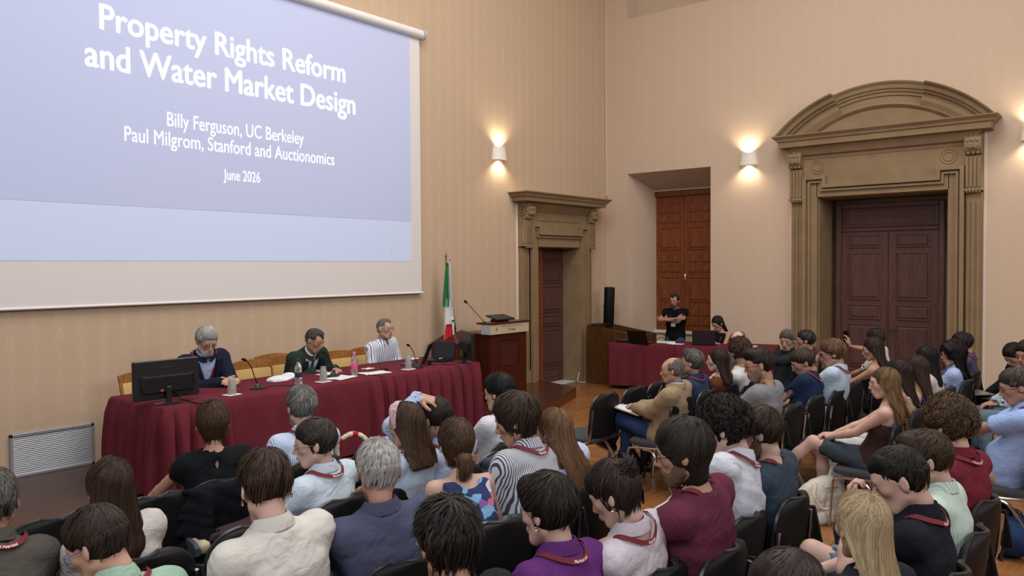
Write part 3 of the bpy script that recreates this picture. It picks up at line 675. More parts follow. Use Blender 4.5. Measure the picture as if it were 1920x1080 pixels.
def make_hair(root, Rh, Ch, hs, seed, q, back):
    """hs: dict(style, col, col2, n, L, t) in the person's frame; Ch head centre, Rh head axes"""
    rs = np.random.RandomState(seed); st = hs['style']; base = np.array(s2l(hs['col']))*.85; c2 = np.array(s2l(hs.get('col2', hs['col'])))*.75
    t = hs.get('t', .008); L = hs.get('L', 0); h = max(.0062, min(.013, .8/q)); near = q > 70
    rx, ry, rz = .079+t, .098+t, .092+t*1.3; cc = np.array([0, -.015, .034]); fringe = hs.get('fringe', .0)
    f = Field((-.14, -.17, -.16), (.14, .16, .19), h)
    f.ell(cc, (rx, ry, rz), 0)
    if st == 'short': f.ell((0, .03, .075), (.06, .06, .05+hs.get('top', 0)), .03)
    if hs.get('quiff'): f.ell((0, .055, .095), (.055, .055, .045), .02)
    if st == 'curly': f.ell((0, -.01, .04), (rx+.012, ry+.012, rz+.010), .02)
    fz = (.060 if not hs.get('cover_ears') else .052)-fringe; fx = .125 if not hs.get('cover_ears') else .078; fy = .112 if not hs.get('cover_ears') else .088
    f.ell((0, .130, -.045), (fx, fy, .045+fz), .01, neg=True)                    # face opening
    f.cap((-.03, .12, fz-.02), (.03, .12, fz-.02), .030, k=.01, neg=True)
    if not hs.get('cover_ears'):
        for s in (-1, 1): f.cap((s*.097, .03, -.015), (s*.097, -.006, -.036), .040, .030, k=.008, neg=True)
    if st in ('short', 'curly', 'bald') and L == 0:
        f.sweep([(0, -.022, .01), (0, -.026, -.03), (0, -.034, -.060-hs.get('nape', 0)*1.5)], [.076+t*.5, .064+t*.3, .047], [.082+t*.5, .062, .044], (1, 0, 0), (0, 1, 0), .012, 2.0)
        f.ell((0, .10, -.05), (.10, .088, .075), .006, neg=True)
    if st != 'long' : f.half((0, -.09, -.052 if not hs.get('nape') else -.065-hs['nape']), (0, -.35, -1), .006)
    if st == 'bald': f.ell((0, .03, .10), (.070, .105, .075), .004, neg=True); f.ell((0, .06, .06), (.08, .08, .07), .004, neg=True)
    if hs.get('recede'): 
        for s in (-1, 1): f.ell((s*.045, .085, .075), (.03, .045, .035), .005, neg=True)
    f.noise(.004 if st != 'curly' else .010, 70 if st != 'curly' else 90, seed, stretch=(1, 1, .5) if st != 'curly' else (1, 1, 1))
    V, F = f.extract(); V = V @ Rh.T+Ch; parts = [(V, F)]; cols = [np.tile(base*.75, (len(V), 1))]
    up = np.array([0, 0, 1.])
    if L > 0:                                                                      # the mass of hair hanging behind
        A0 = hs.get('w', .085); P = [Ch+Rh@np.array([0, -.045, .0]), Ch+Rh@np.array([0, -.05, -.06]), Ch+Rh@np.array([0, -.055, -.10])-up*.0]
        k = max(2, int(L/.06)); pe = P[-1]; sd = hs.get('sway', 0)
        for i in range(1, k+1): P.append(pe+np.array([0, 0, -1])*(L*i/k)+back*(.05*min(1, i/2)+hs.get('drift', .02)*i/k)+np.array([sd*i/k, 0, 0]))
        n = len(P); A = [A0*.95, A0, A0]+[A0*(1+.12*i/k)-(hs.get('tip', .05)*(i/k)**3) for i in range(1, k+1)]; B = [.044, .030, .024]+[(.024-.012*i/k)*(1+(hs.get('dep', 1)-1)*min(1, 2*i/k)) for i in range(1, k+1)]; HP, HA, HB = P, A, B
        lo = np.min(P, 0)-.13; hi = np.max(P, 0)+.13; g = Field(lo, hi, h*1.2); sdv = nrm(np.cross(up, back))*-1
        g.sweep(P, A, B, sdv, back, .02, 2.2); g.noise(.004, 60, seed+1, stretch=(1, 1, .15)); V, F = g.extract(); parts.append((V, F)); cols.append(np.tile(base*.55+c2*.3, (len(V), 1)))
    # locks
    N = int(hs.get('n', 1)*(1500 if q > 75 else (900 if near else (480 if q > 40 else 260)))); K = 6 if near else 4
    if L > 0: K += 4
    ph = rs.uniform(-math.pi, math.pi, N); a0 = np.arccos(rs.uniform(-.35, 1, N)); tilt = .42
    if st == 'long': a0 = np.arccos(rs.uniform(.0, 1, N))
    if st == 'bald': a0 = rs.uniform(1.25, 1.75, N)
    ln = hs.get('len', .55)*rs.uniform(.7, 1.2, N); u = np.linspace(0, 1, K)[None, :]
    if L > 0: Ks = 5; us = np.linspace(0, 1, Ks)[None, :]; ae = (1.72+.40*np.cos(ph))[:, None]; a0 = np.minimum(a0, ae[:, 0]-.1); al = a0[:, None]+(ae-a0[:, None])*us
    else: al = a0[:, None]+ln[:, None]*u
    pph = ph[:, None]+rs.normal(0, .16, (N, 1))*(al-a0[:, None])*1.5+hs.get('swirl', .3)*(al-a0[:, None])+.35*np.sin(ph*3+seed)[:, None]*(al-a0[:, None])*np.clip(1.2-al, 0, 1)
    lift = (1+rs.uniform(-.015, .035, (N, 1)))*(1+hs.get('lift', .02)*(al-a0[:, None]))
    x, y, z = np.sin(al)*np.sin(pph)*rx*lift, np.sin(al)*np.cos(pph)*ry*lift, np.cos(al)*rz*lift
    ct, s_t = math.cos(tilt), math.sin(tilt); y, z = y*ct-z*s_t, y*s_t+z*ct
    P = np.stack([x, y, z], -1)+cc
    if L == 0:
        m0 = P[..., 2] < .02; z2 = .02+(P[..., 2]-.02)*1.5; zt = [-.12, -.08, -.04, .0, .02]; f_ = 1+(lift-1)*.6
        a_ = np.arctan2(P[..., 0], P[..., 1]+.02); rx2 = np.interp(z2, zt, [.048, .052, .068+t*.4, .078+t*.8, .080+t])*f_; ry2 = np.interp(z2, zt, [.048, .054, .075+t*.4, .094+t*.8, .098+t])*f_
        Q = np.stack([rx2*np.sin(a_), -.02+ry2*np.cos(a_), z2], -1); P = np.where(m0[..., None], Q, P)
    if st == 'curly':
        fr = rs.uniform(4, 7, (N, 1)); g_ = np.round(np.stack([ph*3, a0*4], 1)); p0 = ((g_[:, 0]*2.3+g_[:, 1]*3.7) % 6.28)[:, None]+rs.normal(0, .5, (N, 1)); rr = rs.uniform(.005, .010, (N, 1)); uu = u if L == 0 else us
        nn = P-cc; nn /= np.linalg.norm(nn, axis=2, keepdims=True); P = P+nn*(.006+rr[..., None]*np.sin(fr*uu+p0)[..., None]+.008)
        P += rr[..., None]*np.stack([np.cos(fr*uu+p0), np.sin(fr*uu*1.1+p0*2), np.cos(fr*uu*.9)], -1)
    if hs.get('wild'): P += rs.normal(0, hs['wild'], (N, 1, 3))*np.linspace(0, 1, P.shape[1])[None, :, None]
    if hs.get('quiff') and L == 0:
        m = (P[:, 0, 1] > .02)[:, None]; P[..., 2] += np.where(m, .02*u*np.clip(P[..., 1]/.08, 0, 1.4), 0)
    e = P[:, -1 if L == 0 else 2]; mid = P[:, P.shape[1]//2]
    def inface(p): return ((p[:, 0]/fx)**2+((p[:, 1]-.130)/(fy+.002))**2+((p[:, 2]+.045)/(.045+fz))**2 < 1) | ((p[:, 1] > .055) & (p[:, 2] < fz))
    def inear(p): return (np.abs(p[:, 0]) > .052) & (p[:, 1] > -.028) & (p[:, 2] < .020)
    keep = ~(inface(e) | inface(mid) | (inear(e) & (not hs.get('cover_ears'))))
    if L == 0:
        keep &= e[:, 2] > (-.075 if not hs.get('nape') else -.095-hs['nape'])+rs.uniform(0, .03, len(e))
    if st == 'bald': keep &= (e[:, 2] < .055) & (e[:, 1] < .03)
    P = P[keep]
    if L > 0:
        P = P[(P[:, -1, 1] < .045)]
    P = P @ Rh.T+Ch; n = len(P)
    if L > 0:
        m = K-5+4; e = P[:, -1]; sdv = nrm(np.cross(back, up)); rel = e-Ch; sx = np.clip((rel @ sdv)/.09, -1, 1)*.98; wv = hs.get('wave', .0); Lr = rs.uniform(.72, 1.06, n)
        frb = rel @ back; tgt = []; HPa = np.array(HP[2:]); hz = HPa[0, 2]-HPa[:, 2]
        for i in range(1, m+1):
            q_ = i/m; zz = Lr*q_*L
            px_, py_, pz_ = (np.interp(zz, hz, HPa[:, j]) for j in range(3)); aa = np.interp(zz, hz, HA[2:]); bb = np.interp(zz, hz, HB[2:])
            cos_ = np.sqrt(np.maximum(0, 1-sx**2)); j_ = rs.uniform(.9, 1.12, n)
            o = np.stack([px_, py_, pz_], 1)+np.outer(aa*sx*1.03*j_, sdv)+np.outer(bb*cos_*j_*1.08+.010, back)
            o = o+wv*np.stack([np.sin(q_*L*45+sx*6+rs.uniform(0, .6)), np.cos(q_*L*38+sx*5), 0*sx], -1)
            w1 = min(1, q_*2.2); o = (e-np.outer(zz*.3, [0, 0, 1]))*(1-w1)+o*w1
            tgt.append(o)
        P = np.concatenate([P, np.stack(tgt, 1)], 1)
    if n:
        mix = np.clip(rs.beta(1.2, 1.6, (n, 1)), 0, 1); col = base*(1-mix)+c2*mix; col = col*rs.uniform(.85, 1.12, (n, 1))
        V, F, c = strands(P, hs.get('thick', .0030 if near else (.0042 if q > 40 else .006)), col, seed, Ch)
        parts.append((V, F)); cols.append(c)
    if st == 'pony' or hs.get('tail'):
        e = Ch+Rh@np.array([.0, -.105, -.055]); g = Field(e-.2, e+.12, h); tl = hs.get('tail', .13)
        pts = [e+back*(-.01), e+back*.018-up*.02, e+back*.026-up*tl*.55, e+back*.01-up*tl]
        g.chain(pts, [.022, .036, .030, .010], .015); g.noise(.005, 90, seed+3, stretch=(1, 1, .3)); V, F = g.extract(); parts.append((V, F)); cols.append(np.tile((base+c2*2)/3, (len(V), 1)))
        m = 160; r = rs.normal(0, .017, (m, 1, 3)); PP = np.array(smooth_pts(pts, 3))[None]+r*np.array([1, 1, .3]); 
        V, F, c = strands(PP, .003, c2*rs.uniform(.5, 1.3, (m, 1)), seed+4); parts.append((V, F)); cols.append(c)
    if hs.get('bun'):
        e = Ch+Rh@np.array([.0, -.085, .075]); g = Field(e-.1, e+.1, h); g.ell(e, (.058, .045, .045), 0); g.noise(.010, 70, seed+5); V, F = g.extract(); parts.append((V, F)); cols.append(np.tile(base*.8, (len(V), 1)))
        m = 200; a = rs.uniform(0, 6.28, (m, 1)); b2 = rs.uniform(-1, 1, (m, 1)); w_ = np.linspace(0, 2.4, 8)[None]
        PP = np.stack([.055*np.cos(a+w_)*np.sqrt(1-.5*b2**2), .05*np.sin(a+w_)*np.sqrt(1-.5*b2**2), .042*b2+.012*np.sin(2*w_+a)], -1)@rotm(.3, .6).T+e+rs.normal(0, .006, (m, 1, 3))
        V, F, c = strands(PP, .0030, base*rs.uniform(.6, 1.5, (m, 1)), seed+6, e); parts.append((V, F)); cols.append(c)
        m = 30; a = rs.uniform(-1, 1, (m, 1)); w_ = np.linspace(0, 1, 7)[None]; PP = np.stack([.05*a+.01*w_*a, -.10+.03*w_+.0*a, -.03-.06*w_*(.5+.5*np.abs(a))], -1)@Rh.T+Ch
        V, F, c = strands(PP, .003, np.tile(base, (m, 1)), seed+7); parts.append((V, F)); cols.append(c)
    V, F = join(*parts); colored('hair', V, F, np.concatenate(cols), hair_mat(), root)

SKINS = {'a': 'b8937f', 'b': 'ab8470', 'c': 'a47f6c', 'd': '8a6250', 'p': 'c09e90'}
PEOPLE = {}
def person(key, px, py, hp, root, label, theta=0, hy=0, pitch=5, roll=0, sex='m', skin='a', hair=None, top=None, legs=None, arms=None, lan=0, glasses=None,
           beard=None, baseZ=0.0, stand=False, group=None, dist=None, smin=.93, smax=1.06, belly=0, topz=1.28, face=True, sc=None, badge=False):
    seed = sum(ord(c) for c in key)*7 % 9973; m_ = sex == 'm'
    yh = 500+(960-px)*.0063
    s = sc or max(smin, min(smax, (CH-baseZ)/(topz+.24*(py-yh)/hp))); P = onz(px, py, baseZ+topz*s)
    if dist: P = CO+ray(px, py)*dist; 
    if root is None: root = (P[0], P[1]-.06)
    th = math.radians(theta); Rb = rotm(th); org = np.array([root[0], root[1], baseZ])
    top_l = (P-org) @ Rb/s
    Rh = rotm(math.radians(hy)-th, math.radians(pitch), math.radians(roll))
    Ch = top_l-Rh@np.array([0, -.01, .03])-np.array([0, 0, .094])
    t_ = thing('person', label, 'person', tuple(org), th, group); t_.scale = (s, s, s)
    hb = max(.009, min(.024, 1.15/hp)); hh = .006 if hp > 95 else (.0078 if hp > 60 else .0105)
    up = np.array([0, 0, 1.])
    Hc = np.array([0, 0, .54]) if not stand else np.array([0, 0, .88])
    N = Ch+Rh@np.array([0, -.025, -.085])+np.array([0, -.012, -.064])
    ax = nrm(N-Hc); side = nrm(np.cross(np.array([0, 1, 0]), ax)); fw = np.cross(ax, side); back = -fw
    sl = lambda t, b=0: Hc+(N-Hc)*t-fw*(.035*math.sin(math.pi*min(max(t, 0), 1)))
    ts = [-.16, 0, .28, .55, .75, .9, 1.0]; PP = [sl(t) for t in ts]; g = 1.0 if m_ else .88
    A = [.165*g, .172*(g if m_ else .98), (.150+belly*.5)*(1 if m_ else .82), .168*g, .178*g, .150*g, .060]; B = [.105, .120, .108+belly, .112*g, .102*g, .080*g, .058]
    if belly: PP[2] = PP[2]+fw*belly*.6; PP[1] = PP[1]+fw*belly*.4
    shw = .176 if m_ else .150; S = {q: sl(.895)+side*q*shw-ax*.005 for q in (-1, 1)}
    arms = arms or {}; W = {}; E = {}; lw = {-1: (-.085, .30, .655), 1: (.085, .31, .65)}
    if stand: lw = {-1: (-.21, .05, .80), 1: (.21, .05, .80)}
    for q in (-1, 1):
        w_ = arms.get('L' if q < 0 else 'R'); hint = np.array([q*.7, -.5, -.9])
        if w_ is None: w_ = lw[q]
        if isinstance(w_, dict): hint = np.array(w_.get('hint', hint)); tgt = w_['at']
        else: tgt = w_
        if isinstance(w_, dict) and w_.get('head'): tgt = Ch+np.array(tgt)
        E[q], W[q] = ik(S[q], tgt, .275, .245, hint)
    # legs
    K, An = {}, {}; lg = (legs or {}).get('pose', 'sit')
    for q in (-1, 1):
        K[q] = np.array([q*.115, .44, .535]); An[q] = np.array([q*.12, .42, .10])
        if stand: K[q] = np.array([q*.10, .03, .47]); An[q] = np.array([q*.11, -.02, .09])
    if lg == 'crossL': K[-1] = np.array([-.02, .47, .63]); An[-1] = np.array([.17, .66, .33]); An[1] = np.array([.08, .47, .1])
    if lg == 'crossR': K[1] = np.array([.02, .47, .63]); An[1] = np.array([-.17, .66, .33]); An[-1] = np.array([-.08, .47, .1])
    if lg == 'fig4L': K[-1] = np.array([-.33, .36, .60]); An[-1] = np.array([.02, .50, .66])
    if lg == 'fig4R': K[1] = np.array([.33, .36, .60]); An[1] = np.array([-.08, .48, .66])
    if lg == 'outL': K[-1] = np.array([-.28, .38, .63]); An[-1] = np.array([-.56, .62, .52])
    if lg == 'custom': 
        for q in (-1, 1): K[q] = np.array(legs['K'][(q+1)//2]); An[q] = np.array(legs['A'][(q+1)//2])
    Hj = {q: Hc+np.array([q*.085, .03, -.02]) for q in (-1, 1)}
    def torso(f, e, upto=1.0, k=.03):
        n = len([t for t in ts if t <= upto+1e-6]); f.sweep(PP[:n], [a+e for a in A[:n]], [b+e for b in B[:n]], side, fw, k, 2.4)
    def allpts(*x): x = [np.array(v) for v in x]; return np.min(x, 0)-.17, np.max(x, 0)+.17
    t_fields = []; top = top or {}; sleeve = top.get('sleeve', 'short'); bare = sleeve in ('none', 'strapless')
    legk = (legs or {}).get('kind', 'trousers'); bl = legk in ('shorts', 'skirt')
    # ---- body: one continuous skin surface
    pts = list(S.values())+list(E.values())+list(W.values())+[Hc, N]
    if bl: pts += list(K.values())+list(An.values())
    f = Field(*allpts(*pts), hb*(1.0 if bare else 1.35)); e = -.012 if not bare else (-.012 if sleeve == 'none' else -.002)
    torso(f, e); ar = (.041, .035, .037, .025) if m_ else (.036, .031, .032, .021)
    if top.get('thick_arm'): ar = tuple(a*1.15 for a in ar)
    f.cap(sl(.93), Ch+Rh@np.array([0, -.028, -.09]), .052 if m_ else .045, .047 if m_ else .040, k=.03)
    for q in (-1, 1):
        f.cap(sl(.93), S[q], .040 if sleeve != 'none' else .034, .046 if bare else .036, k=.04 if sleeve != 'none' else .02)
        f.cap(S[q], E[q], (ar[0]+.008) if bare else ar[0], ar[1], k=.02); f.cap(E[q]+(W[q]-E[q])*.0, E[q]+(W[q]-E[q])*.3, ar[1], ar[2], k=.012); f.cap(E[q]+(W[q]-E[q])*.3, W[q], ar[2], ar[3], k=.012)
        if bl:
            f.cap(Hj[q], K[q], .080, .055, k=.02); c = K[q]+(An[q]-K[q])*.35-np.array([0, .01, 0]); f.cap(K[q], c, .050, .052, k=.02); f.cap(c, An[q], .052, .034, k=.02)
    if not m_:
        for q in (-1, 1): f.ell(sl(.62)+side*q*.06+fw*(.085), (.05, .045, .05), .03)
    body = [f.extract()]
    hm = head_mesh(sex, hh); V, F = hm; body.append((V @ Rh.T+Ch, F))
    for q in (-1, 1):
        w_ = arms.get('L' if q < 0 else 'R'); w_ = w_ if isinstance(w_, dict) else {}
        fd = nrm(w_.get('fdir', W[q]-E[q])); pn = np.array(w_.get('palm', (0, 0, -1)), float); Z = nrm(-(pn-fd*(pn@fd))); X = np.cross(fd, Z)
        M = np.stack([X, fd, Z], 1); body.append(xf(hand_mesh(.0065 if hp > 60 else .011, w_.get('hand', 'curl')), M, W[q]+fd*.01, .98 if m_ else .88, mirror=(q > 0)))
    V, F = join(*body); link('body', mkmesh('body', V, F, skin_mat(SKINS[skin]), True), t_)
    # ---- upper garment
    def garment(name, colmat, e, sleeve, neck=.060, hem=-.16, V_open=0, seedk=0, loose=0, upto=1.0, cuts=(), amp=.0038, deep=0, parent=t_):
        f = Field(*allpts(*(list(S.values())+list(E.values())+list(W.values())+[Hc-np.array([0, 0, .1]), N])), hb)
        if sleeve == 'strapless': torso(f, e, .75, .02); f.half(sl(.70), ax, .004)
        else:
            torso(f, e)
            wd_ = .6 if sleeve == 'none' else 1
            for q in (-1, 1):
                f.cap(sl(.93), sl(.93)+(S[q]-sl(.93))*wd_, .040+e, .042+e if sleeve != 'none' else .046+e, k=.045)
                if sleeve != 'none':
                    fr = {'short': .62, 'long': 1, 'roll': 1, 'cap': .25}[sleeve]
                    b_ = S[q]+(E[q]-S[q])*fr; f.cap(S[q], b_, ar[0]+.002+e+loose*.5, ar[1]+.006+e+loose, k=.05)
                    if sleeve in ('long', 'roll'):
                        w2 = E[q]+(W[q]-E[q])*(.93 if sleeve == 'long' else .35); f.cap(E[q], w2, ar[1]+.006+e+loose, ar[3]+.010+e+(0 if sleeve == 'long' else .012), k=.012)
                        dd = nrm(W[q]-E[q]); f.cap(w2-dd*.02, W[q]+dd*.08, ar[3]+.012, ar[3]+.012, k=0, neg=True)
                    else: dd = nrm(E[q]-S[q]); f.cap(b_-dd*.02, E[q]+dd*.05, ar[1]+.010, ar[1]+.012, k=0, neg=True)
        if not m_:
            for q in (-1, 1): f.ell(sl(.62)+side*q*.06+fw*(.088), (.055+e, .05+e, .055+e), .03)
        f.noise(amp, 17, seed+seedk, ridge=True, stretch=(1, 1, 1.3)); f.noise(amp*.5, 38, seed+9+seedk, ridge=True)
        f.cap(sl(.97), Ch-np.array([0, 0, .02]), neck, neck+.01, k=.004, neg=True)
        if sleeve == 'none': f.half(sl(.94), ax, .012)
        if parent is t_: t_fields.append(f)
        if deep: f.ell(sl(1.0)+back*.02, (.085, .11, deep), .01, neg=True)
        if top.get('keyhole') and parent is t_: f.ell(sl(.90)+back*.085, (.016, .035, .030), .004, neg=True)
        if V_open:
            a = sl(1.0)+fw*.07; b_ = sl(.30)+fw*.175; f.cap(a, b_, .092, .046, k=.006, neg=True)
        f.half(sl(hem), -ax, .01)
        for p, n in cuts: f.half(p, n, .004)
        V, F = f.extract(); return link(name, mkmesh(name, V, F, colmat, True), parent)
    def collar(parent, cm, r=.066, h=.038, flare=.020, tilt=.25):
        R_ = []; n = 26; c = sl(.97)+ax*.012
        for rr, zz in ((r-.004, .0), (r-.010, h), (r-.004, h+.004), (r+flare*.6, h*.45), (r+flare, -.004), (r+flare-.006, -.010), (r, h*.3)):
            ring = []
            for i in range(n):
                a = math.radians(100)+math.radians(340)*i/(n-1); ring.append(c+side*rr*math.cos(a)*1.02+fw*(rr*math.sin(a)*.98+.012)+ax*(zz+.012-.022*max(0, math.sin(a))-tilt*.05*math.sin(a)))
            R_.append(ring)
        mb = MB(); mb.loft(R_, cap=False, closed=False); return mb.build('collar', cm, parent, True)
    name = top.get('name', 'shirt'); cm = top['mat'] if 'mat' in top else fabric(top.get('col', '777777'))
    sh = garment(name, cm, .012 if not top.get('jacket') else .006, sleeve, neck=.060 if m_ else .056, loose=top.get('loose', .004), amp=top.get('amp', .0038), deep=top.get('deep', 0),
                 cuts=[(sl(.7)+side*q*.128, side*q) for q in (-1, 1)] if sleeve == 'none' else ())
    if top.get('collar', True) and not bare: collar(sh, cm if not top.get('collar_col') else fabric(top['collar_col']), r=.064 if m_ else .06)
    if top.get('jacket'):
        jm = fabric(top['jacket']); j = garment('jacket', jm, .026, 'long', neck=.070, V_open=1, seedk=50, amp=.005); j['label'] = top.get('jacket_label', 'open jacket')
        collar(j, jm, r=.078, h=.03, flare=.022)
        for q in (-1, 1):
            mb = MB(); rings = []
            for i in range(7):
                t = .97-.5*i/6; c = sl(t)+fw*(.105+.045*math.sin(i/6*2)+.012)+side*q*(.088-.045*i/6+.012); w_ = .03*math.sin(.5+i/6*2.4)+.006
                rings.append([c-side*q*.006, c+side*q*w_*1.6-fw*.012, c+side*q*w_*1.6-fw*.018, c-side*q*.006-fw*.006])
            mb.loft(rings).build('lapel', jm, j, True)
    if top.get('tie'):
        mb = MB(); rings = []
        for i, (t, w_) in enumerate(((.93, .018), (.90, .022), (.885, .012), (.6, .030), (.35, .038), (.28, .002))):
            c = sl(t)+fw*(.10 if t > .88 else .128+.01*(i-2)); rings.append([c-side*w_, c+fw*.008, c+side*w_, c-fw*.006])
        mb.loft(rings).build('tie', fabric(top['tie']), t_, True)
    # ---- legs
    lc = (legs or {}).get('col', '2b2f3a'); lm = fabric(lc)
    f = Field(*allpts(*(list(K.values())+list(An.values())+[Hc])), hb*1.6)
    f.sweep([sl(-.2), sl(-.06), sl(.05)], [.165, .172, .150], [.11, .120, .105], side, fw, .03, 2.4)
    for q in (-1, 1):
        fr = .72 if legk == 'shorts' else 1
        f.cap(Hj[q], Hj[q]+(K[q]-Hj[q])*fr, .090, .072+(.012 if legk == 'shorts' else 0), k=.03)
        if legk == 'trousers': f.cap(K[q], An[q], .066, .058, k=.015); f.cap(K[q]+(An[q]-K[q])*.92, An[q]+nrm(An[q]-K[q])*.06, .047, .045, k=0, neg=True)
        if legk == 'skirt': f.cap(K[q], K[q]+(An[q]-K[q])*.75, .08, .10, k=.05)
        if legk == 'shorts': d = nrm(K[q]-Hj[q]); f.cap(Hj[q]+(K[q]-Hj[q])*.66, K[q]+d*.08, .064, .070, k=0, neg=True)
    f.noise(.004, 19, seed+70, ridge=True); V, F = f.extract()
    lo_ = link({'trousers': 'trousers', 'shorts': 'shorts', 'skirt': 'skirt'}[legk], mkmesh('legwear', V, F, (legs or {}).get('mat', lm), True), t_)
    scol = (legs or {}).get('shoe', '1c1c20')
    for q in (-1, 1):
        a = An[q]; dn = nrm(a-K[q]); fd = np.array([0, 1, 0])-dn*dn[1]; fd = nrm(fd) if np.linalg.norm(fd) > .3 else np.array([0, 0, 1.])
        if abs(a[2]-.1) < .05 or stand: fd = np.array([q*.12, .99, 0]); fd = nrm(fd); Z = up
        else: Z = nrm(-dn-fd*(-dn@fd))
        M = np.stack([np.cross(fd, Z), fd, Z], 1); key2 = ('shoe', hb > .012)
        if key2 not in HEADS:
            g_ = Field((-.07, -.10, -.02), (.07, .23, .12), .009 if hb <= .012 else .016); g_.cap((0, -.04, .045), (0, .03, .05), .040, .040, k=.02).cap((0, .03, .04), (0, .15, .028), .042, .034, k=.03); g_.half((0, 0, .0), (0, 0, -1), .004)
            g_.cap((0, -.02, .09), (0, -.03, .14), .028, k=.01, neg=True); HEADS[key2] = g_.extract()
        V, F = xf(HEADS[key2], M, a-Z*.10, 1.0); so = link('shoe', mkmesh('shoe', V, F, mat('shoe_'+scol, scol, .5), True), t_)
        mb = MB(); rings = []
        for w_, z in ((.040, -.012), (.044, -.008), (.044, .008), (.040, .012)):
            rings.append([a-Z*.10+M@np.array([x_*w_*(1.0 if y_ < .1 else .95), y_, z]) for x_, y_ in ((-.5, -.085), (.5, -.085), (.95, -.05), (1, .08), (.95, .14), (.4, .19), (-.4, .19), (-.95, .14), (-1, .08), (-.95, -.05))])
        mb.loft(rings).build('sole', mat('sole_'+(legs or {}).get('sole', 'c8c4bc'), (legs or {}).get('sole', '2c2a2a'), .8), so)
        if bl and (legs or {}).get('sock'):
            d = nrm(K[q]-a); mb = MB(); mb.tube([a-d*.03, a+d*.06, a+d*.15], [.044, .043, .049], 14); mb.build('sock', fabric((legs or {})['sock']), t_, True)
    # ---- head details
    T = lambda p: Ch+Rh@np.array(p)
    if face:
        mb = MB(); mb2 = MB(); mb3 = MB()
        for q in (-1, 1):
            mb.tube([T((q*.043, .088, -.0005)), T((q*.031, .0925, -.003)), T((q*.020, .0895, -.001))], [.0012, .0028, .0012], 6)
            mb2.tube([T((q*.048, .082, .021)), T((q*.032, .0925, .027)), T((q*.016, .092, .023))], [.0018, .0038, .0025], 6)
        mb3.tube([T((-.022, .0945, -.063)), T((-.008, .1015, -.061)), T((.008, .1015, -.061)), T((.022, .0945, -.063))], [.001, .0042, .0042, .001], 8)
        mb.build('eyes', EYE, t_); bc = (hair or {}).get('brow', (hair or {}).get('col', '3a2a20')); mb2.build('eyebrows', mat('brow_'+bc, bc, .8), t_); mb3.build('lips', LIPS, t_, True)
    if beard:
        f = Field((-.09, -.06, -.15), (.09, .14, .02), .006)
        f.ell((0, .026, -.035), (.0615, .070, .083), .0); f.cap((-.02, .062, -.096), (.02, .062, -.096), .026, k=.025)
        for q in (-1, 1): f.cap((q*.052, .005, -.058), (q*.024, .06, -.097), .020, k=.025)
        f.ell((0, .080, -.062), (.033, .026, .027), .015)
        f.ell((0, .075, .012), (.10, .07, .052), .004, neg=True); f.half((0, .0, -.02), (0, -.5, .9), 0); f.half((0, -.005, 0), (0, -1, 0), 0); f.cap((-.016, .11, -.062), (.016, .11, -.062), .010, k=.003, neg=True)
        for q in (-1, 1): f.ell((q*.04, .075, -.035), (.025, .035, .028), .004, neg=True)
        f.noise(.0018, 200, seed); V, F = f.extract(); V = V*np.array([1, 1, 1])@Rh.T+Ch; link('beard', mkmesh('beard', V, F, mat('beard_'+beard, beard, .9, bump=.6, bscale=350, var=.2, vscale=120), True), t_)
    if hair: make_hair(t_, Rh, Ch, hair, seed, hp, back)
    if hair and hair.get('band'):
        mb = MB(); rings = []
        for i in range(21):
            a = math.radians(-105+210*i/20); rx_, rz_ = .094, .112; w_ = .030*math.cos(a*.75)+.006
            c = np.array([rx_*math.sin(a), .038-.03*abs(math.sin(a)), .03+rz_*math.cos(a)]); n_ = nrm([math.sin(a), .25, math.cos(a)])
            rings.append([T(c+np.array([0, -w_, 0])), T(c+np.array([0, 0, 0])+n_*.005), T(c+np.array([0, w_, -.008])), T(c+np.array([0, 0, 0])-n_*.004)])
        b_ = mb.loft(rings).build('headscarf', hair['band'], t_, True); b_['label'] = 'patterned pink headscarf'
    if (hair or {}).get('earring'):
        mb = MB(); 
        for q in (-1, 1): mb.tube([T((q*.089+.004*0, -.006+.007*math.cos(a), -.045+.007*math.sin(a))) for a in [2*math.pi*i/10 for i in range(11)]], .0026, 6)
        mb.build('earrings', mat('silver_shiny', 'd8d8dc', .15, 1), t_, True)
    if glasses:
        gm = mat('glasses_'+glasses, glasses, .3, .2); mb = MB(); rr = .021
        for q in (-1, 1):
            mb.tube([T((q*.032+rr*math.cos(a), .105-.35*max(0, abs(q*.032+rr*math.cos(a))-.04), .000+.017*math.sin(a))) for a in [2*math.pi*i/16 for i in range(17)]], .0016, 5)
            mb.tube([T((q*.053, .100, .006)), T((q*.074, .07, .006)), T((q*.082, .0, .004)), T((q*.082, -.012, -.008))], .0017, 5)
        mb.tube([T((-.012, .106, .004)), T((0, .110, .007)), T((.012, .106, .004))], .0016, 5); gl = mb.build('glasses', gm, t_, True)
    if lan:
        nn = 30; ctr = []; FS = t_fields
        def dist_(p):
            d = 9
            for F_ in FS:
                i = np.clip(np.round((p-F_.lo)/F_.h).astype(int), 0, F_.n-1); d = min(d, float(F_.F[i[0], i[1], i[2]]))
            return d
        cr = .088 if (top.get('collar', True) and not bare) else (.058 if m_ else .052)
        for i in range(nn+1):
            a = math.radians(90+360*i/nn); u = math.sin(a)
            if u > .35:
                k = (u-.35)/.65; t = .93-.45*k; lat = math.cos(a)*.075; p = sl(t)+side*lat+fw*.03; o = fw
            else:
                r_ = nrm(side*math.cos(a)+fw*u*.9); p = sl(.93)+ax*.0+r_*(cr-.004)-ax*.02*max(0, u)+fw*.008; o = nrm(ax+r_*(.35 if u < 0 else .5)); 
            for _ in range(60):
                if dist_(p) > (.0045 if u > .35 else .010): break
                p = p+o*.003
            ctr.append(p)
        C_ = np.array(ctr)
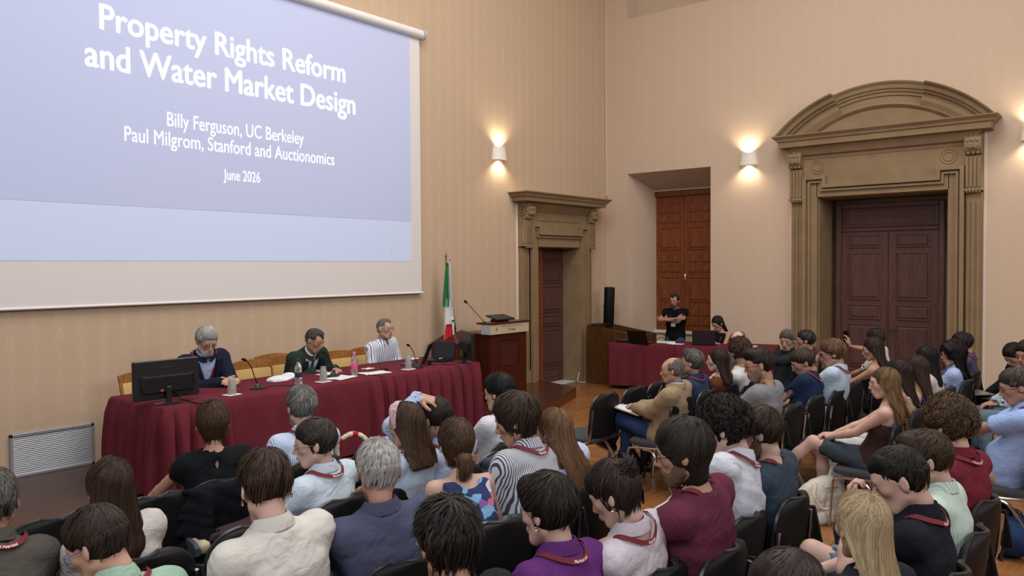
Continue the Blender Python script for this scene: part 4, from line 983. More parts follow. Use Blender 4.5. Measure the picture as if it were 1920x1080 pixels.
        for _ in range(2): C_[1:-1] = .25*C_[:-2]+.5*C_[1:-1]+.25*C_[2:]
        ctr = [C_[i]+nrm((C_[i]-sl(.9))-ax*((C_[i]-sl(.9))@ax))*.003 for i in range(nn+1)]
        mb = MB(); rings = []
        for i, p in enumerate(ctr):
            tg = nrm(ctr[(i+1) % nn]-ctr[i-1] if 0 < i < nn else ctr[1]-ctr[-2]); o = nrm(p-sl(.85) if i in range(8, 23) else fw+0*p); o = nrm(o-ax*(o@ax)*.1); w_ = np.cross(tg, o); w_ = nrm(w_); o = np.cross(w_, tg)
            rings.append([p-w_*.0095, p+w_*.0095, p+w_*.0095+o*.0022, p-w_*.0095+o*.0022])
        lo = mb.loft(rings, cap=False).build('lanyard', LANY, t_)
        flip = isinstance(lan, str) and lan[0] == '~'; lan = lan[1:] if flip else lan
        if isinstance(lan, str):                                                   # lettering bent round the back of the neck
            me = textmesh(lan, .0155, .0004); n = len(me.vertices); co = np.empty(n*3, np.float32); me.vertices.foreach_get('co', co); co = co.reshape(-1, 3); wdt = co[:, 0].max()
            if flip: co[:, 0] = wdt-co[:, 0]; co[:, 1] = .011-co[:, 1]
            idx = (1-(co[:, 0]/wdt))*0; L_ = np.cumsum([0]+[np.linalg.norm(ctr[i+1]-ctr[i]) for i in range(nn)]); mid = L_[nn//2]; 
            pos = mid+(wdt/2-co[:, 0])*-1 if True else 0
            out = np.zeros((n, 3)); C3 = np.array(ctr)
            for i in range(n):
                l = pos[i]; j = int(np.clip(np.searchsorted(L_, l)-1, 1, nn-2)); fr = (l-L_[j])/(L_[j+1]-L_[j]+1e-9); p = C3[j]*(1-fr)+C3[j+1]*fr
                tg = nrm(C3[j+1]*(1-fr)+C3[min(j+2, nn)]*fr-C3[j-1]*(1-fr)-C3[j]*fr); o = nrm(p-sl(.85)); o = nrm(o-ax*(o@ax)*.1); w_ = nrm(np.cross(tg, o)); o = np.cross(w_, tg)
                sg = 1 if w_@ax > 0 else -1
                out[i] = p+w_*sg*(co[i, 1]-.0055)+o*.0032
            me.vertices.foreach_set('co', out.astype(np.float32).ravel()); me.update(); me.materials.append(LTXT); link('lettering', me, lo)
        if badge: 
            c = sl(.42)+fw*.155; MB().loft([[c-side*.04-ax*.03, c+side*.04-ax*.03, c+side*.04+ax*.03, c-side*.04+ax*.03], [v+fw*.004 for v in (c-side*.04-ax*.03, c+side*.04-ax*.03, c+side*.04+ax*.03, c-side*.04+ax*.03)]]).build('name_badge', BADGE, t_)
    ex = dict(Ch=Ch, Rh=Rh, W=W, E=E, S=S, sl=sl, ax=ax, side=side, fw=fw, T=T, K=K, An=An, obj=t_, s=s, Rb=Rb, org=org)
    ex['world'] = lambda p: org+Rb@(np.array(p)*s)
    PEOPLE[key] = ex; return ex
# ------------------------------------------------------------------ audience chairs
def make_chair():
    t = thing('audience_chair', 'x', 'chair')
    def arcrow(z, y0, hw_, tilt, off, n=15):
        return [(hw_*math.sin(a), y0+.055*(1-math.cos(a))*1.2*0+.045*(abs(math.sin(a))**2)+off+(-tilt*(z-.46)), z) for a in [(-1+2*i/(n-1))*math.pi/2 for i in range(n)]]
    def shape(off, inset):
        rows = []
        for i in range(20):
            u = math.sin(math.pi/2*i/19)**.8; z = .455+inset+(.385-2*inset)*u; e = max(0, (u-.60)/.40); e2 = max(0, (.12-u)/.12); hw_ = (.232-inset)*((1-min(e, .9999)**2.8)**(1/2.2)*.72+.28)*(1-.05*(1-u))*(1-.12*e2*e2); rows.append(arcrow(z, -.195, hw_, .12, off))
        return rows
    outer, inner = shape(-.014, 0), shape(.012, .0)
    mb = MB(); rings = []
    for o, i in zip(outer, inner): rings.append(o+i[::-1])
    mb.loft(rings); mb.build('backrest', BLKM, t, True)
    mb = MB(); mb.loft([o+i[::-1] for o, i in zip(shape(.012, .02), shape(.026, .035))]); mb.build('back_pad', mat('pad_black', '101011', .9, bump=.3, bscale=300), t, True)
    o = outer[-1]; mb = MB(); edge = [r[0] for r in outer[4:]]+outer[-1][1:-1]+[r[-1] for r in outer[4:]][::-1]
    mb.tube([(x, y+.013, z) for x, y, z in edge], .012, 6, True); mb.build('edge_trim', mat('rubber_trim', '232527', .35), t, True)
    mb = MB(); r = lambda z, i: [(x*(1-i), y*(1-i)+.04*i, z) for x, y in ((-.21, -.19), (.21, -.19), (.235, -.12), (.235, .17), (.20, .235), (.10, .25), (-.10, .25), (-.20, .235), (-.235, .17), (-.235, -.12))]
    mb.loft([r(.405, .10), r(.412, .02), r(.435, 0), r(.450, .03), r(.457, .15)]); mb.build('seat', mat('seat_grey', '3a3b3f', .9, bump=.3, bscale=250), t, True)
    for q in (-1, 1):
        mb = MB(); mb.tube(smooth_pts([(q*.232, -.205, .72), (q*.238, -.195, .60), (q*.240, -.18, .49), (q*.238, -.14, .42), (q*.236, .0, .398), (q*.236, .16, .395)], 4), .0122, 8); mb.build('side_frame', CHROME, t, True)
        mb = MB(); mb.tube(smooth_pts([(q*.236, .06, .393), (q*.238, .185, .385), (q*.245, .225, .34), (q*.252, .25, .012)], 4), .0105, 8); mb.build('leg', CHROME, t, True)
        mb = MB(); mb.tube(smooth_pts([(q*.236, .08, .383), (q*.238, -.02, .36), (q*.245, -.12, .2), (q*.252, -.23, .012)], 4), .0105, 8); mb.build('leg', CHROME, t, True)
    mb = MB(); mb.tube([(-.236, .12, .393), (.236, .12, .393)], .009, 8); mb.tube([(-.236, -.10, .395), (.236, -.10, .395)], .009, 8); mb.build('crossbar', CHROME, t, True)
    MB().rbox(.250, .266, -.26, -.14, .46, .66, .006, Matrix.Rotation(-.2, 4, 'X') @ Matrix.Translation((0, -.10, .02))).build('folded_tablet', BLKP, t)
    MB().tube(smooth_pts([(.24, -.20, .47), (.256, -.20, .54), (.256, -.21, .62)], 4), .009, 6).build('tablet_arm', BLKP, t, True)
    return t
CHAIR0 = make_chair(); chair_used = [False]
def place_chair(x, y, rz, label, z=0):
    o = CHAIR0 if not chair_used[0] else copy_tree(CHAIR0); chair_used[0] = True
    o.location = (x, y, z); o.rotation_euler = (0, 0, rz); tag(o, label, 'chair', 'black padded chairs of the audience'); return o
HAND_DN = (0, 0, -1)
def H(style, col, col2=None, **k): return dict(style=style, col=col, col2=col2 or col, **k)
DB, BK, GR, WH, MBR, LBR, BLD = '2b2019', '17130f', '6d6a66', 'b5b2ae', '4a3423', '8a6540', 'c9a873'
def TS(col, **k): return dict(name='t_shirt', col=col, sleeve='short', collar=False, **k)
def SH(col, sl='long', **k): return dict(name='shirt', col=col, sleeve=sl, **k)
def PO(col, **k): return dict(name='polo_shirt', col=col, sleeve='short', **k)
STR1 = stripe_mat('stripes_blue_white', '8fa6cc', 'cdd5e6', .011, .45); STR2 = stripe_mat('stripes_navy_white', '3a405c', 'c6c7cb', .0105, .40)
STR3 = stripe_mat('stripes_wide', '6e7fa6', 'e3e4e8', .030, .42); STR4 = stripe_mat('stripes_green', 'a3bfb2', 'c3d3cc', .013, .4)
def floral():
    m = mat('floral_dress', '22305a', .9, bump=.2); nt = m.node_tree; N = nt.nodes; L = nt.links
    tc = N.new('ShaderNodeTexCoord'); v = N.new('ShaderNodeTexVoronoi'); v.inputs['Scale'].default_value = 24; L.new(tc.outputs['Object'], v.inputs['Vector'])
    r = N.new('ShaderNodeValToRGB'); L.new(v.outputs['Color'], r.inputs[0]); r.color_ramp.interpolation = 'CONSTANT'; e = r.color_ramp.elements
    e[0].color = s2l('22305a')+(1,); e[1].position = .55; e[1].color = s2l('6f9fc4')+(1,)
    for p, c in ((.70, 'b7607c'), (.80, '7c5a9a'), (.88, 'c9c2cc')): q = e.new(p); q.color = s2l(c)+(1,)
    L.new(r.outputs[0], N['Principled BSDF'].inputs['Base Color']); return m
FLOR = floral()
SCARF = mat('scarf_pattern', 'b59aa2', .8, var=.45, vscale=60)
M1, M2, M3 =  'Markets and', 'Political Appraisal', 'Appraisal'
CARD = []   # person specs; sit = how the chair label names the sitter
def A(*a, **k): CARD.append((a, k))
# left block
A('L1', -15, 884, 115, (.98, 3.40), 'man in a charcoal grey shirt, cut by the left edge of the photo', sit='the man in charcoal at the left edge', hy=-25, hair=H('short', '3c3a38', '77736f', len=.4), top=SH('4c4844'), lan=M2, skin='c')
A('L2', 205, 861, 105, (1.50, 3.42), 'woman with long dark brown hair in a pale grey tee seen from behind, left side', sit='the long-haired woman in pale grey tee', hy=0, sex='f', hair=H('long', '261b16', '4a352a', L=.20, cover_ears=1), top=TS('b8b2b0', deep=.06), skin='a')
A('L3', 180, 953, 130, (1.15, 2.62), 'man with short dark hair, blue-rimmed glasses and mint green shirt, head bowed', sit='the man in mint green', hy=30, pitch=28, hair=H('short', '2a221d', '3f352d', len=.45), top=SH('8fae9b', 'short'), lan=M2, glasses='3c5fc0', skin='a')
A('L4', 398, 755, 78, (2.40, 4.22), 'woman with short dark brown hair in a black sleeveless top with a keyhole back', sit='the woman in the black keyhole top', theta=-18, hy=-25, sex='f', hair=H('short', '33251b', '57402c', t=.014, nape=.02, cover_ears=1, len=.6), top=dict(name='top', col='17181c', sleeve='cap', collar=False, thick_arm=1, keyhole=1), legs=dict(kind='skirt', col='9b7484'), skin='b', arms={'L': dict(at=(-.36, .30, .60), hint=(-1, -.3, -.3))})
A('L5', 565, 726, 72, (2.95, 4.20), 'man with thick grey hair in a blue and white striped shirt, front row', sit='the grey-haired man in blue stripes', theta=-5, hy=-12, hair=H('short', '55534f', '9a9894', t=.012), top=dict(name='shirt', mat=STR1, sleeve='short'), lan=M2, beard='8d8781', skin='p')
A('L6', 592, 787, 85, (2.50, 3.42), 'man with glasses in profile in a pale blue shirt, one leg crossed towards the left', sit='the pale-blue-shirted man in profile', theta=12, hy=50, pitch=8, hair=H('short', '2c2521', '4d4540', t=.008), top=SH('b9c6d2', 'roll'), lan=M1, glasses='8a7d70', skin='p', legs=dict(pose='custom', K=[(-.12, .44, .53), (.22, .42, .63)], A=[(-.12, .42, .1), (-.19, .58, .58)], col='3f3036', shoe='b8ac95', sole='3d4753'), arms={'L': dict(at=(-.34, .26, .60), hint=(-1, -.4, -.5))})
A('L7', 496, 848, 125, (1.70, 2.58), 'young man with swept dark hair in a white linen shirt, seen from behind', sit='the young man in white linen', hy=-15, pitch=22, hair=H('short', '2b1f19', '4b382b', quiff=1, t=.010, len=.7, lift=.05, wild=.004, earring=1), top=SH('c4c1ba', 'long', amp=.0042), skin='p')
A('L8', 708, 826, 112, (2.20, 2.55), 'man with silver-white hair in a slate blue polo, seen from behind', sit='the silver-haired man in slate blue', theta=-20, hy=-30, pitch=12, hair=H('short', '8d8a87', 'c6c4c2', len=.35, n=1.2), top=PO('4a4d63'), skin='b')
A('L9', 762, 757, 80, (2.98, 3.40), 'woman with a patterned pink headscarf and shoulder-length brown hair', sit='the woman with the headscarf', hy=8, pitch=12, sex='f', hair=H('long', '33241c', '5f4733', L=.11, cover_ears=1, wave=.005, w=.092, tip=.0, band=SCARF), top=TS('aebccf', deep=.05), glasses='4a3328', lan=1, skin='a')
A('L10', 818, 748, 75, (3.32, 3.38), 'balding man in a light blue shirt with his hand on top of his head', sit='the man with a hand on his head', hy=-5, pitch=30, hair=H('short', '1d1815', '352b25', recede=1), top=SH('a3b3cf', 'long'), lan=M2, skin='b', arms={'L': dict(head=True, at=(-.075, .07, .145), fdir=(.35, -.9, -.25), palm=(.3, .1, -1), hint=(-1, .6, -.2), hand='curl')})
A('L11', 855, 788, 88, (2.78, 2.58), 'woman with a low brown ponytail and a floral open-backed dress', sit='the woman with the low ponytail', theta=-20, hy=-28, pitch=10, sex='f', hair=H('short', '33251c', '5f4630', tail=.12, t=.012, cover_ears=1, nape=.03, len=.8), top=dict(name='dress', mat=FLOR, sleeve='none', collar=False, deep=.10), lan=1, legs=dict(kind='skirt', mat=FLOR), skin='p')
A('L12', 937, 703, 65, (4.12, 3.62), 'man with short black hair and round glasses in a white shirt, seen from behind', sit='the black-haired man in white', hy=8, pitch=8, hair=H('short', '0f0e0e', '1f1c1b', t=.013), top=SH('c3c4ca', 'short', collar=False), glasses='5a3a30', skin='a')
A('L13', 967, 741, 90, (3.18, 2.60), 'man with wavy dark brown hair in a navy and white striped shirt', sit='the man in navy pinstripes', hy=28, pitch=18, hair=H('short', '2c211b', '4a392e', t=.016, top=.01, len=.9, nape=.03, wild=.008, cover_ears=1), top=dict(name='shirt', mat=STR2, sleeve='long'), lan=M3, skin='b')
A('L14', 1040, 767, 80, (3.60, 2.62), 'woman with very long straight chestnut hair and a pale blue top', sit='the woman with long chestnut hair', hy=-8, pitch=12, sex='f', hair=H('long', '4a3325', '8a6747', L=.36, cover_ears=1, n=1.5, sway=.15, w=.105, drift=.05), top=TS('a9b4c9'), skin='a')
A('L15', 838, 942, 145, (1.75, 1.74), 'head of a man with tight black curls, foreground centre', sit='the man with tight black curls', hy=-20, pitch=15, hair=H('short', '14110f', '36302d', t=.016, n=1.7, len=.5, wild=.009, lift=.06, nape=.01), top=PO('26282e'), glasses='b8b2a6', skin='b')
A('L16', 1028, 895, 122, (2.25, 1.74), 'young man with thick black hair in a purple polo', sit='the man in the purple polo', hy=2, pitch=12, hair=H('short', '16120f', '37302b', t=.016, quiff=1, len=.7, wild=.004, n=1.3, earring=1), top=PO('5f2f6e'), lan=M1, skin='p')
A('L17', 1150, 868, 112, (2.72, 1.72), 'woman with a messy dark bun and a loose white blouse', sit='the woman with the messy bun', hy=12, pitch=28, sex='f', hair=H('short', '211815', '453630', t=.012, bun=1, nape=.01, len=.8, earring=1), top=SH('c4bcc4', 'long', deep=.05, loose=.012, amp=.0055), lan=M3, skin='p')
A('L18', 1283, 789, 115, (3.05, 1.62), 'man with straight dark shoulder-grazing hair, black glasses and a burgundy tee', sit='the man in the burgundy tee', hy=22, pitch=12, hair=H('short', '201b18', '453c36', t=.014, len=1.1, nape=.045, cover_ears=1, n=1.4, swirl=.05), top=TS('5d2c3d'), lan=M3, glasses='16161a', beard='63503f', skin='b', arms={'L': (-.2, .38, .70)})
A('L19', 1360, 755, 95, (3.52, 1.72), 'man with curly black hair in a wrinkled white shirt', sit='the curly man in wrinkled white', hy=5, pitch=20, hair=H('curly', '15110f', '2f2724', t=.013, n=1.4, len=.35), top=SH('c2c6d0', 'long', loose=.01, amp=.006), lan=M3, skin='p')
A('L20', 1425, 765, 88, (3.95, 1.66), 'bearded man with brown hair in a dark slate tee', sit='the bearded man in dark slate', hy=16, pitch=14, hair=H('short', '2c211a', '4e3d2f', t=.012, len=.7, wild=.004), top=TS('35414f'), lan=M2, glasses='2e2e33', beard='6b5544', skin='p')
A('R26', 1478, 1040, 150, (2.16, .86), 'dark brown hair of a person cut by the bottom edge of the photo', sit='the person cut by the bottom edge', hy=10, pitch=20, hair=H('short', '2d2623', '4d443f', t=.012), top=TS('3a3a40'), skin='p')
A('R25', 1617, 925, 125, (2.82, .84), 'woman with long straight blonde hair, foreground right', sit='the blonde woman', theta=-20, hy=-40, pitch=8, sex='f', hair=H('long', '8d7858', 'cdb993', L=.26, cover_ears=1, n=1.9, w=.088), top=TS('23252c'), skin='p')
A('R24', 1685, 838, 115, (3.36, .84), 'man with cropped black hair, head bowed, in a black polo', sit='the man in the black polo', hy=16, pitch=26, hair=H('short', '171413', '353130', t=.002, len=.25), top=PO('1d2028'), lan=M1, skin='p', arms={'L': dict(head=True, at=(-.03, .17, -.15), fdir=(.1, .1, 1), palm=(.2, -1, 0), hint=(-.6, .2, -1), hand='fist'), 'R': (.10, .34, .68)})
A('R23', 1738, 810, 98, (3.92, .86), 'man with swept brown hair in a pale green striped shirt, denim shorts', sit='the man in pale green stripes', hy=14, pitch=16, hair=H('short', '2e211a', '5a4535', t=.008, quiff=1, len=.5), top=dict(name='shirt', mat=STR4, sleeve='short'), skin='p', legs=dict(kind='shorts', col='5a7488', pose='custom', K=[(-.14, .47, .66), (.11, .44, .53)], A=[(-.02, .66, .30), (.12, .40, .1)], shoe='5b4036', sole='b39b78'))
A('R22', 1780, 752, 90, (4.50, .90), 'man with curly brown hair in a burgundy polo', sit='the curly man in the burgundy polo', theta=-14, hy=-24, pitch=14, hair=H('curly', '3a2b20', '6b523a', t=.014, n=1.4, len=.4), top=PO('6c2733'), lan=M2, skin='p')
# right block
A('R1', 1262, 670, 47, (6.35, 3.50), 'bald elderly man in a tan blazer with legs crossed, holding a white booklet', sit='the man in the tan blazer', theta=4, hy=22, hair=H('bald', '6b655e', '8f8983', len=.25), top=SH('a9b6d6', jacket='8f7e64', jacket_label='tan blazer'), legs=dict(pose='crossL', col='2c3a5c', shoe='15161b', sole='c9c7c2'), arms={'L': dict(at=(-.05, .27, .76), fdir=(.7, .6, .1)), 'R': dict(at=(.06, .27, .76), fdir=(-.7, .6, .2))}, skin='b')
A('R2', 1300, 657, 45, (6.86, 3.50), 'man with wavy grey hair in a navy polo looking up to the left', sit='the grey-haired man in navy', hy=10, pitch=-6, hair=H('short', '4e4a47', '7f7b77', t=.012, quiff=1), top=PO('2a3852'), lan=1, skin='b')
A('R3', 1347, 654, 42.5, (7.32, 3.50), 'woman with shoulder-length dark hair in profile in a brown top', sit='the woman in the brown top', hy=20, pitch=0, sex='f', hair=H('long', '231813', '42302a', L=.12, w=.082, dep=1.8, tip=.01, cover_ears=1), top=TS('56301f', deep=.03), lan=1, skin='p')
A('R4', 1387, 638, 42, (7.90, 3.50), 'person with curly brown hair in a white tee seen from behind', sit='the curly-haired person in white', hy=-25, pitch=5, hair=H('curly', '3a2a22', '5b4436', t=.018, n=1.3, len=.4), top=TS('c3c3c6'), lan=1, skin='b')
A('R5', 1384, 621, 35, (9.30, 4.10), 'bald man with black glasses facing left, half hidden by curly hair', sit='the bald man in black glasses', theta=50, hy=85, pitch=5, hair=H('bald', '6b655e', len=.2), glasses='16161a', top=TS('5c5f66'), skin='p')
A('R6', 1425, 653, 60, (6.08, 2.60), 'man with a dark quiff and glasses in a grey tee, profile left', sit='the man in the grey tee', hy=24, pitch=12, hair=H('short', '221c19', '3d342f', t=.004, quiff=1, len=.5), top=TS('777a80'), lan=M3, glasses='26262b', beard='7c6657', skin='b')
A('R7', 1476, 619, 37, (9.20, 3.50), 'grey-haired man in a dark jacket filming with his phone', sit='the man filming with a phone', theta=55, hy=92, pitch=12, hair=H('short', '55524f', '86827e', t=.008), top=SH('23282b'), skin='c', arms={'L': dict(at=(-.16, .40, .98), fdir=(.1, .3, .9), palm=(1, .2, 0)), 'R': dict(at=(.0, .40, .96), fdir=(-.2, .2, 1), palm=(-1, 0, 0))})
A('R8', 1512, 620, 36, (9.65, 3.45), 'man with slicked dark hair in a dull red shirt, profile left', sit='the man in dull red', hy=15, hair=H('short', '2b2523', '4c4542'), top=SH('64383a', 'short'), lan=1, skin='c')
A('R9', 1505, 655, 48, (7.12, 2.60), 'man with brown hair and thin glasses looking down, navy shirt', sit='the navy-shirted man looking down', hy=30, pitch=26, hair=H('short', '352a23', '5b4d42'), top=SH('1f2b47', 'short'), lan=M3, glasses='a39a8e', skin='c')
A('R10', 1562, 638, 48, (7.62, 2.56), 'man with light brown hair and black glasses with hand to face, pale blue shirt', sit='the man with a hand on his face', hy=18, pitch=14, hair=H('short', '5a4330', '8a6c4e', t=.016, len=.6), top=SH('a9bbcb', 'short'), lan=1, glasses='1d1d22', skin='b', arms={'L': dict(head=True, at=(-.03, .15, -.12), fdir=(.1, -.25, 1), palm=(0, -1, 0), hint=(-.3, .3, -1)), 'R': (-.10, .26, .72)})
A('R11', 1637, 633, 42, (8.78, 2.52), 'woman with wavy dark hair and bare shoulders in a black top, profile left', sit='the woman in the black strapless top', hy=14, pitch=14, sex='f', hair=H('long', '241a16', '3f2e26', L=.18, w=.09, dep=1.8, tip=.02, wave=.007, cover_ears=1), top=dict(name='top', col='16161a', sleeve='strapless', collar=False), skin='b')
A('R12', 1642, 618, 36, (10.2, 2.75), 'person with dark hair in a white tee holding up a phone', sit='the person holding up a phone', hy=-20, hair=H('short', '241b17', '3d2f28', t=.018), top=TS('c9c6c6'), lan=1, skin='b', arms={'R': dict(at=(.30, .42, 1.02), fdir=(0, .2, 1), palm=(0, 1, 0))})
A('R13', 1660, 690, 57, (6.42, 1.74), 'young woman with long wavy light brown hair, strapless brown top and denim shorts', sit='the woman in the strapless brown top', hy=24, pitch=5, sex='f', hair=H('long', '55402a', '8f7048', L=.33, w=.115, tip=.01, dep=2.2, wave=.014, n=1.5, cover_ears=1), top=dict(name='top', col='3d2b29', sleeve='strapless', collar=False, thick_arm=1), glasses='b59a7a', skin='p', legs=dict(kind='shorts', col='3c4650', pose='custom', K=[(-.08, .45, .63), (.10, .44, .53)], A=[(-.14, .78, .33), (.10, .44, .1)], shoe='c9bfae', sole='d8cdbb', sock='d5d6da'), arms={'L': dict(at=(-.10, .31, .69), fdir=(.6, .7, 0)), 'R': dict(at=(-.01, .31, .70), fdir=(-.6, .7, 0))})
A('R14', 1687, 675, 52, (6.97, 1.74), 'woman with long dark hair falling over a bare tan back', sit='the woman with a bare tan back', hy=0, sex='f', hair=H('long', '1f1613', '39281f', L=.24, cover_ears=1), top=dict(name='top', col='9c8170', sleeve='none', collar=False, deep=.12), legs=dict(col='c2c4c8'), skin='c')
A('R15', 1717, 667, 51, (7.42, 1.74), 'woman with very long dark brown hair and a purple top', sit='the long-haired woman in purple', hy=-14, sex='f', hair=H('long', '2a1c15', '4a3325', L=.38, n=1.3, dep=1.7, w=.092, cover_ears=1), top=dict(name='top', col='3d2a63', sleeve='none', collar=False), skin='b')
A('R16', 1737, 650, 45, (8.36, 1.78), 'woman with long jet black hair in an off-white top', sit='the woman with jet black hair', hy=8, sex='f', hair=H('long', '0e0c0d', '1c191b', L=.34, cover_ears=1), top=TS('b5aca8'), skin='b')
A('R17', 1787, 643, 42, (8.98, 1.74), 'woman with long black curls and black glasses in a light blue shirt', sit='the woman with long black curls', hy=34, pitch=5, sex='f', hair=H('curly', '120e0d', '241c1a', L=.24, w=.10, dep=1.8, t=.018, wave=.012, n=1.5, cover_ears=1), top=SH('98aed2', 'short'), glasses='17171a', skin='b')
A('R18', 1805, 624, 40, (9.80, 1.80), 'balding man in a dusty purple shirt seen from behind', sit='the man in dusty purple', hy=2, pitch=14, hair=H('short', '1e1917', '37302c', recede=1), top=SH('4f4a68'), lan=1, skin='b')
A('R19', 1900, 645, 41, (9.62, 1.18), 'person with black hair bent over a silver laptop at the right edge', sit='the person with the silver laptop', theta=25, hy=55, pitch=38, hair=H('short', '16110f', '2c2320', t=.012), top=SH('1b1b20'), legs=dict(pose='crossR', col='17171c'), skin='b')
A('R20', 1926, 640, 46, (9.08, 1.02), 'dark-haired person with red glasses cut by the right edge', sit='the red-spectacled person at the right edge', theta=25, hy=62, pitch=14, hair=H('short', '2a1d18', '45342c', t=.012), glasses='8a3038', top=SH('9fb0c0', 'long'), legs=dict(col='5d6e7c'), skin='b')
A('R21', 1907, 692, 64, (6.52, .86), 'heavy-set man with glasses in a sky blue shirt and khaki trousers, right edge', sit='the man in sky blue and khaki', hy=18, pitch=16, belly=.05, hair=H('short', '3b3632', '6b645e', len=.3), top=SH('8fa8d6', 'short', loose=.016), lan=M3, glasses='5e2530', skin='c', legs=dict(col='a3957c', shoe='3a2c22'), arms={'L': dict(at=(-.06, .40, .82), fdir=(.2, .9, .2)), 'R': dict(at=(-.12, .34, .74), hint=(1, -.3, -.4))})
for a, k in CARD:
    k = dict(k); sit = k.pop('sit'); key, px, py, hp, root, label = a; root = (root[0], root[1]-.05)
    if key in ('R5', 'R7'): k.setdefault('theta', 40)
    person(key, px, py, hp, root, label, **k)
    e = PEOPLE[key]; place_chair(root[0], root[1], math.radians(k.get('theta', 0)*.5), 'black padded chair with chrome legs under '+sit)
for x, y, lab in ((1.50, 4.24, 'empty black padded chair left of the chair with the striped-skirted woman, front row'), (1.96, 4.22, 'empty black padded chair right beside the woman in the black keyhole top'),
                  (3.46, 4.22, 'empty black padded chair in the front row behind the tan handbag'), (2.02, 3.42, 'empty black padded chair between the pale grey tee and the pale blue shirt'), (3.80, 3.45, 'empty black chair with a grey jacket over it'),
                  (6.10, 4.14, 'empty black padded chair at the aisle end of the right front row'), (6.58, 4.12, 'second empty black chair from the aisle in the right front row'), (7.05, 4.12, 'third empty black chair from the aisle in the right front row'), (7.55, 4.12, 'fourth empty black chair from the aisle in the right front row'),
                  (6.58, 2.60, 'empty black chair between the grey tee and the navy shirt'), (8.20, 2.58, 'empty black chair beside the man with a hand on his face'), (9.40, 1.80, 'empty black chair beside the dusty purple shirt')):
    place_chair(x, y-.05, 0, lab)
# speakers behind the long table, operators by the window
def onY(x, y, Y): d = ray(x, y); return CO+d*(Y/d[1])
def speaker(key, px, py, hp, hY, root, label, **k):
    P = onY(px, py, hY); d = (P-CO)@FW; person(key, px, py, hp, root, label, dist=d/(ray(px, py)@FW), baseZ=PZ, **k)
def spk(key, px, py, hp, hY, root, label, tie=None, **k):
    k['top'] = dict(k['top']); 
    if tie: k['top']['tie'] = tie
    P = onY(px, py, hY); d = (P-CO)@FW
    person(key, px, py, hp, root, label, dist=d, baseZ=PZ, **k)
spk('S1', 387, 614, 52, 6.98, (4.02, 7.20), 'white-haired bearded man in a navy blazer, hands clasped on the draped table', theta=178, hy=174, pitch=24, sc=1.04, hair=H('short', 'a3a3a1', 'cfcfcd', t=.013, len=.45), beard='b9b4ae', glasses='1e2026', top=SH('b0bfe0', jacket='1c2234', jacket_label='navy blazer'), lan=1, skin='a', arms={'L': dict(at=(-.04, .46, .755), fdir=(.6, .8, .15), palm=(.6, -.2, -.4)), 'R': dict(at=(.04, .46, .755), fdir=(-.6, .8, .15), palm=(-.6, -.2, -.4))})
spk('S2', 590, 616, 46, 6.92, (5.16, 7.24), 'balding man in a dark green suit and blue tie leaning to his microphone', tie='34518f', theta=184, hy=196, pitch=24, sc=1.0, hair=H('short', '4a4541', '6b6661', t=.0, recede=1, len=.25), top=SH('cfd6e4', jacket='25332d', jacket_label='dark green suit jacket'), skin='c', arms={'L': dict(at=(-.13, .44, .765), fdir=(.3, .9, 0)), 'R': dict(at=(.10, .40, .765), fdir=(-.4, .9, 0))})
spk('S3', 720, 597, 42, 7.10, (6.33, 7.22), 'cropped-grey-haired man with glasses in a blue and white striped shirt at the table', theta=182, hy=190, pitch=2, sc=.97, hair=H('short', '7c756e', '9b948d', t=-.002, recede=1, len=.2, n=.7), glasses='5a4a40', top=dict(name='shirt', mat=STR3, sleeve='long'), legs=dict(col='3a3f4a'), skin='a')
P = CO+ray(1265, 551)*13.25
person('O1', 1265, 551, 29, (P[0]+.02, P[1]), 'standing man with moustache and glasses in a black tee, arms folded', dist=13.25, stand=True, sc=.93, theta=100, hy=98, hair=H('short', '2c2826', '55504c', t=.004, recede=1), beard='4f443d', glasses='2a2a2e', top=TS('0f1013'), lan=1, badge=True, skin='c', legs=dict(col='3d4c66'),
       arms={'L': dict(at=(.12, .25, 1.19), fdir=(.9, .1, .1), palm=(0, -1, 0), hint=(-1, .1, -.5)), 'R': dict(at=(-.12, .28, 1.22), fdir=(-.9, .1, .1), palm=(0, -1, 0), hint=(1, .1, -.5))})
P = CO+ray(1345, 593)*12.75
person('O2', 1345, 593, 29, (P[0]+.08, P[1]), 'woman with long dark brown hair looking down at her phone behind the control table', dist=12.75, sc=.93, theta=85, hy=66, pitch=30, sex='f', hair=H('long', '211713', '3a2a22', L=.20, cover_ears=1, w=.075), top=dict(name='top', col='16161a', sleeve='none', collar=False), lan=1, skin='b', arms={'L': dict(at=(-.05, .36, .86), fdir=(.3, .9, .1)), 'R': dict(at=(.07, .36, .84), fdir=(-.3, .9, .1))})
place_chair(P[0]+.08, P[1], math.radians(85), 'black padded chair behind the control table')
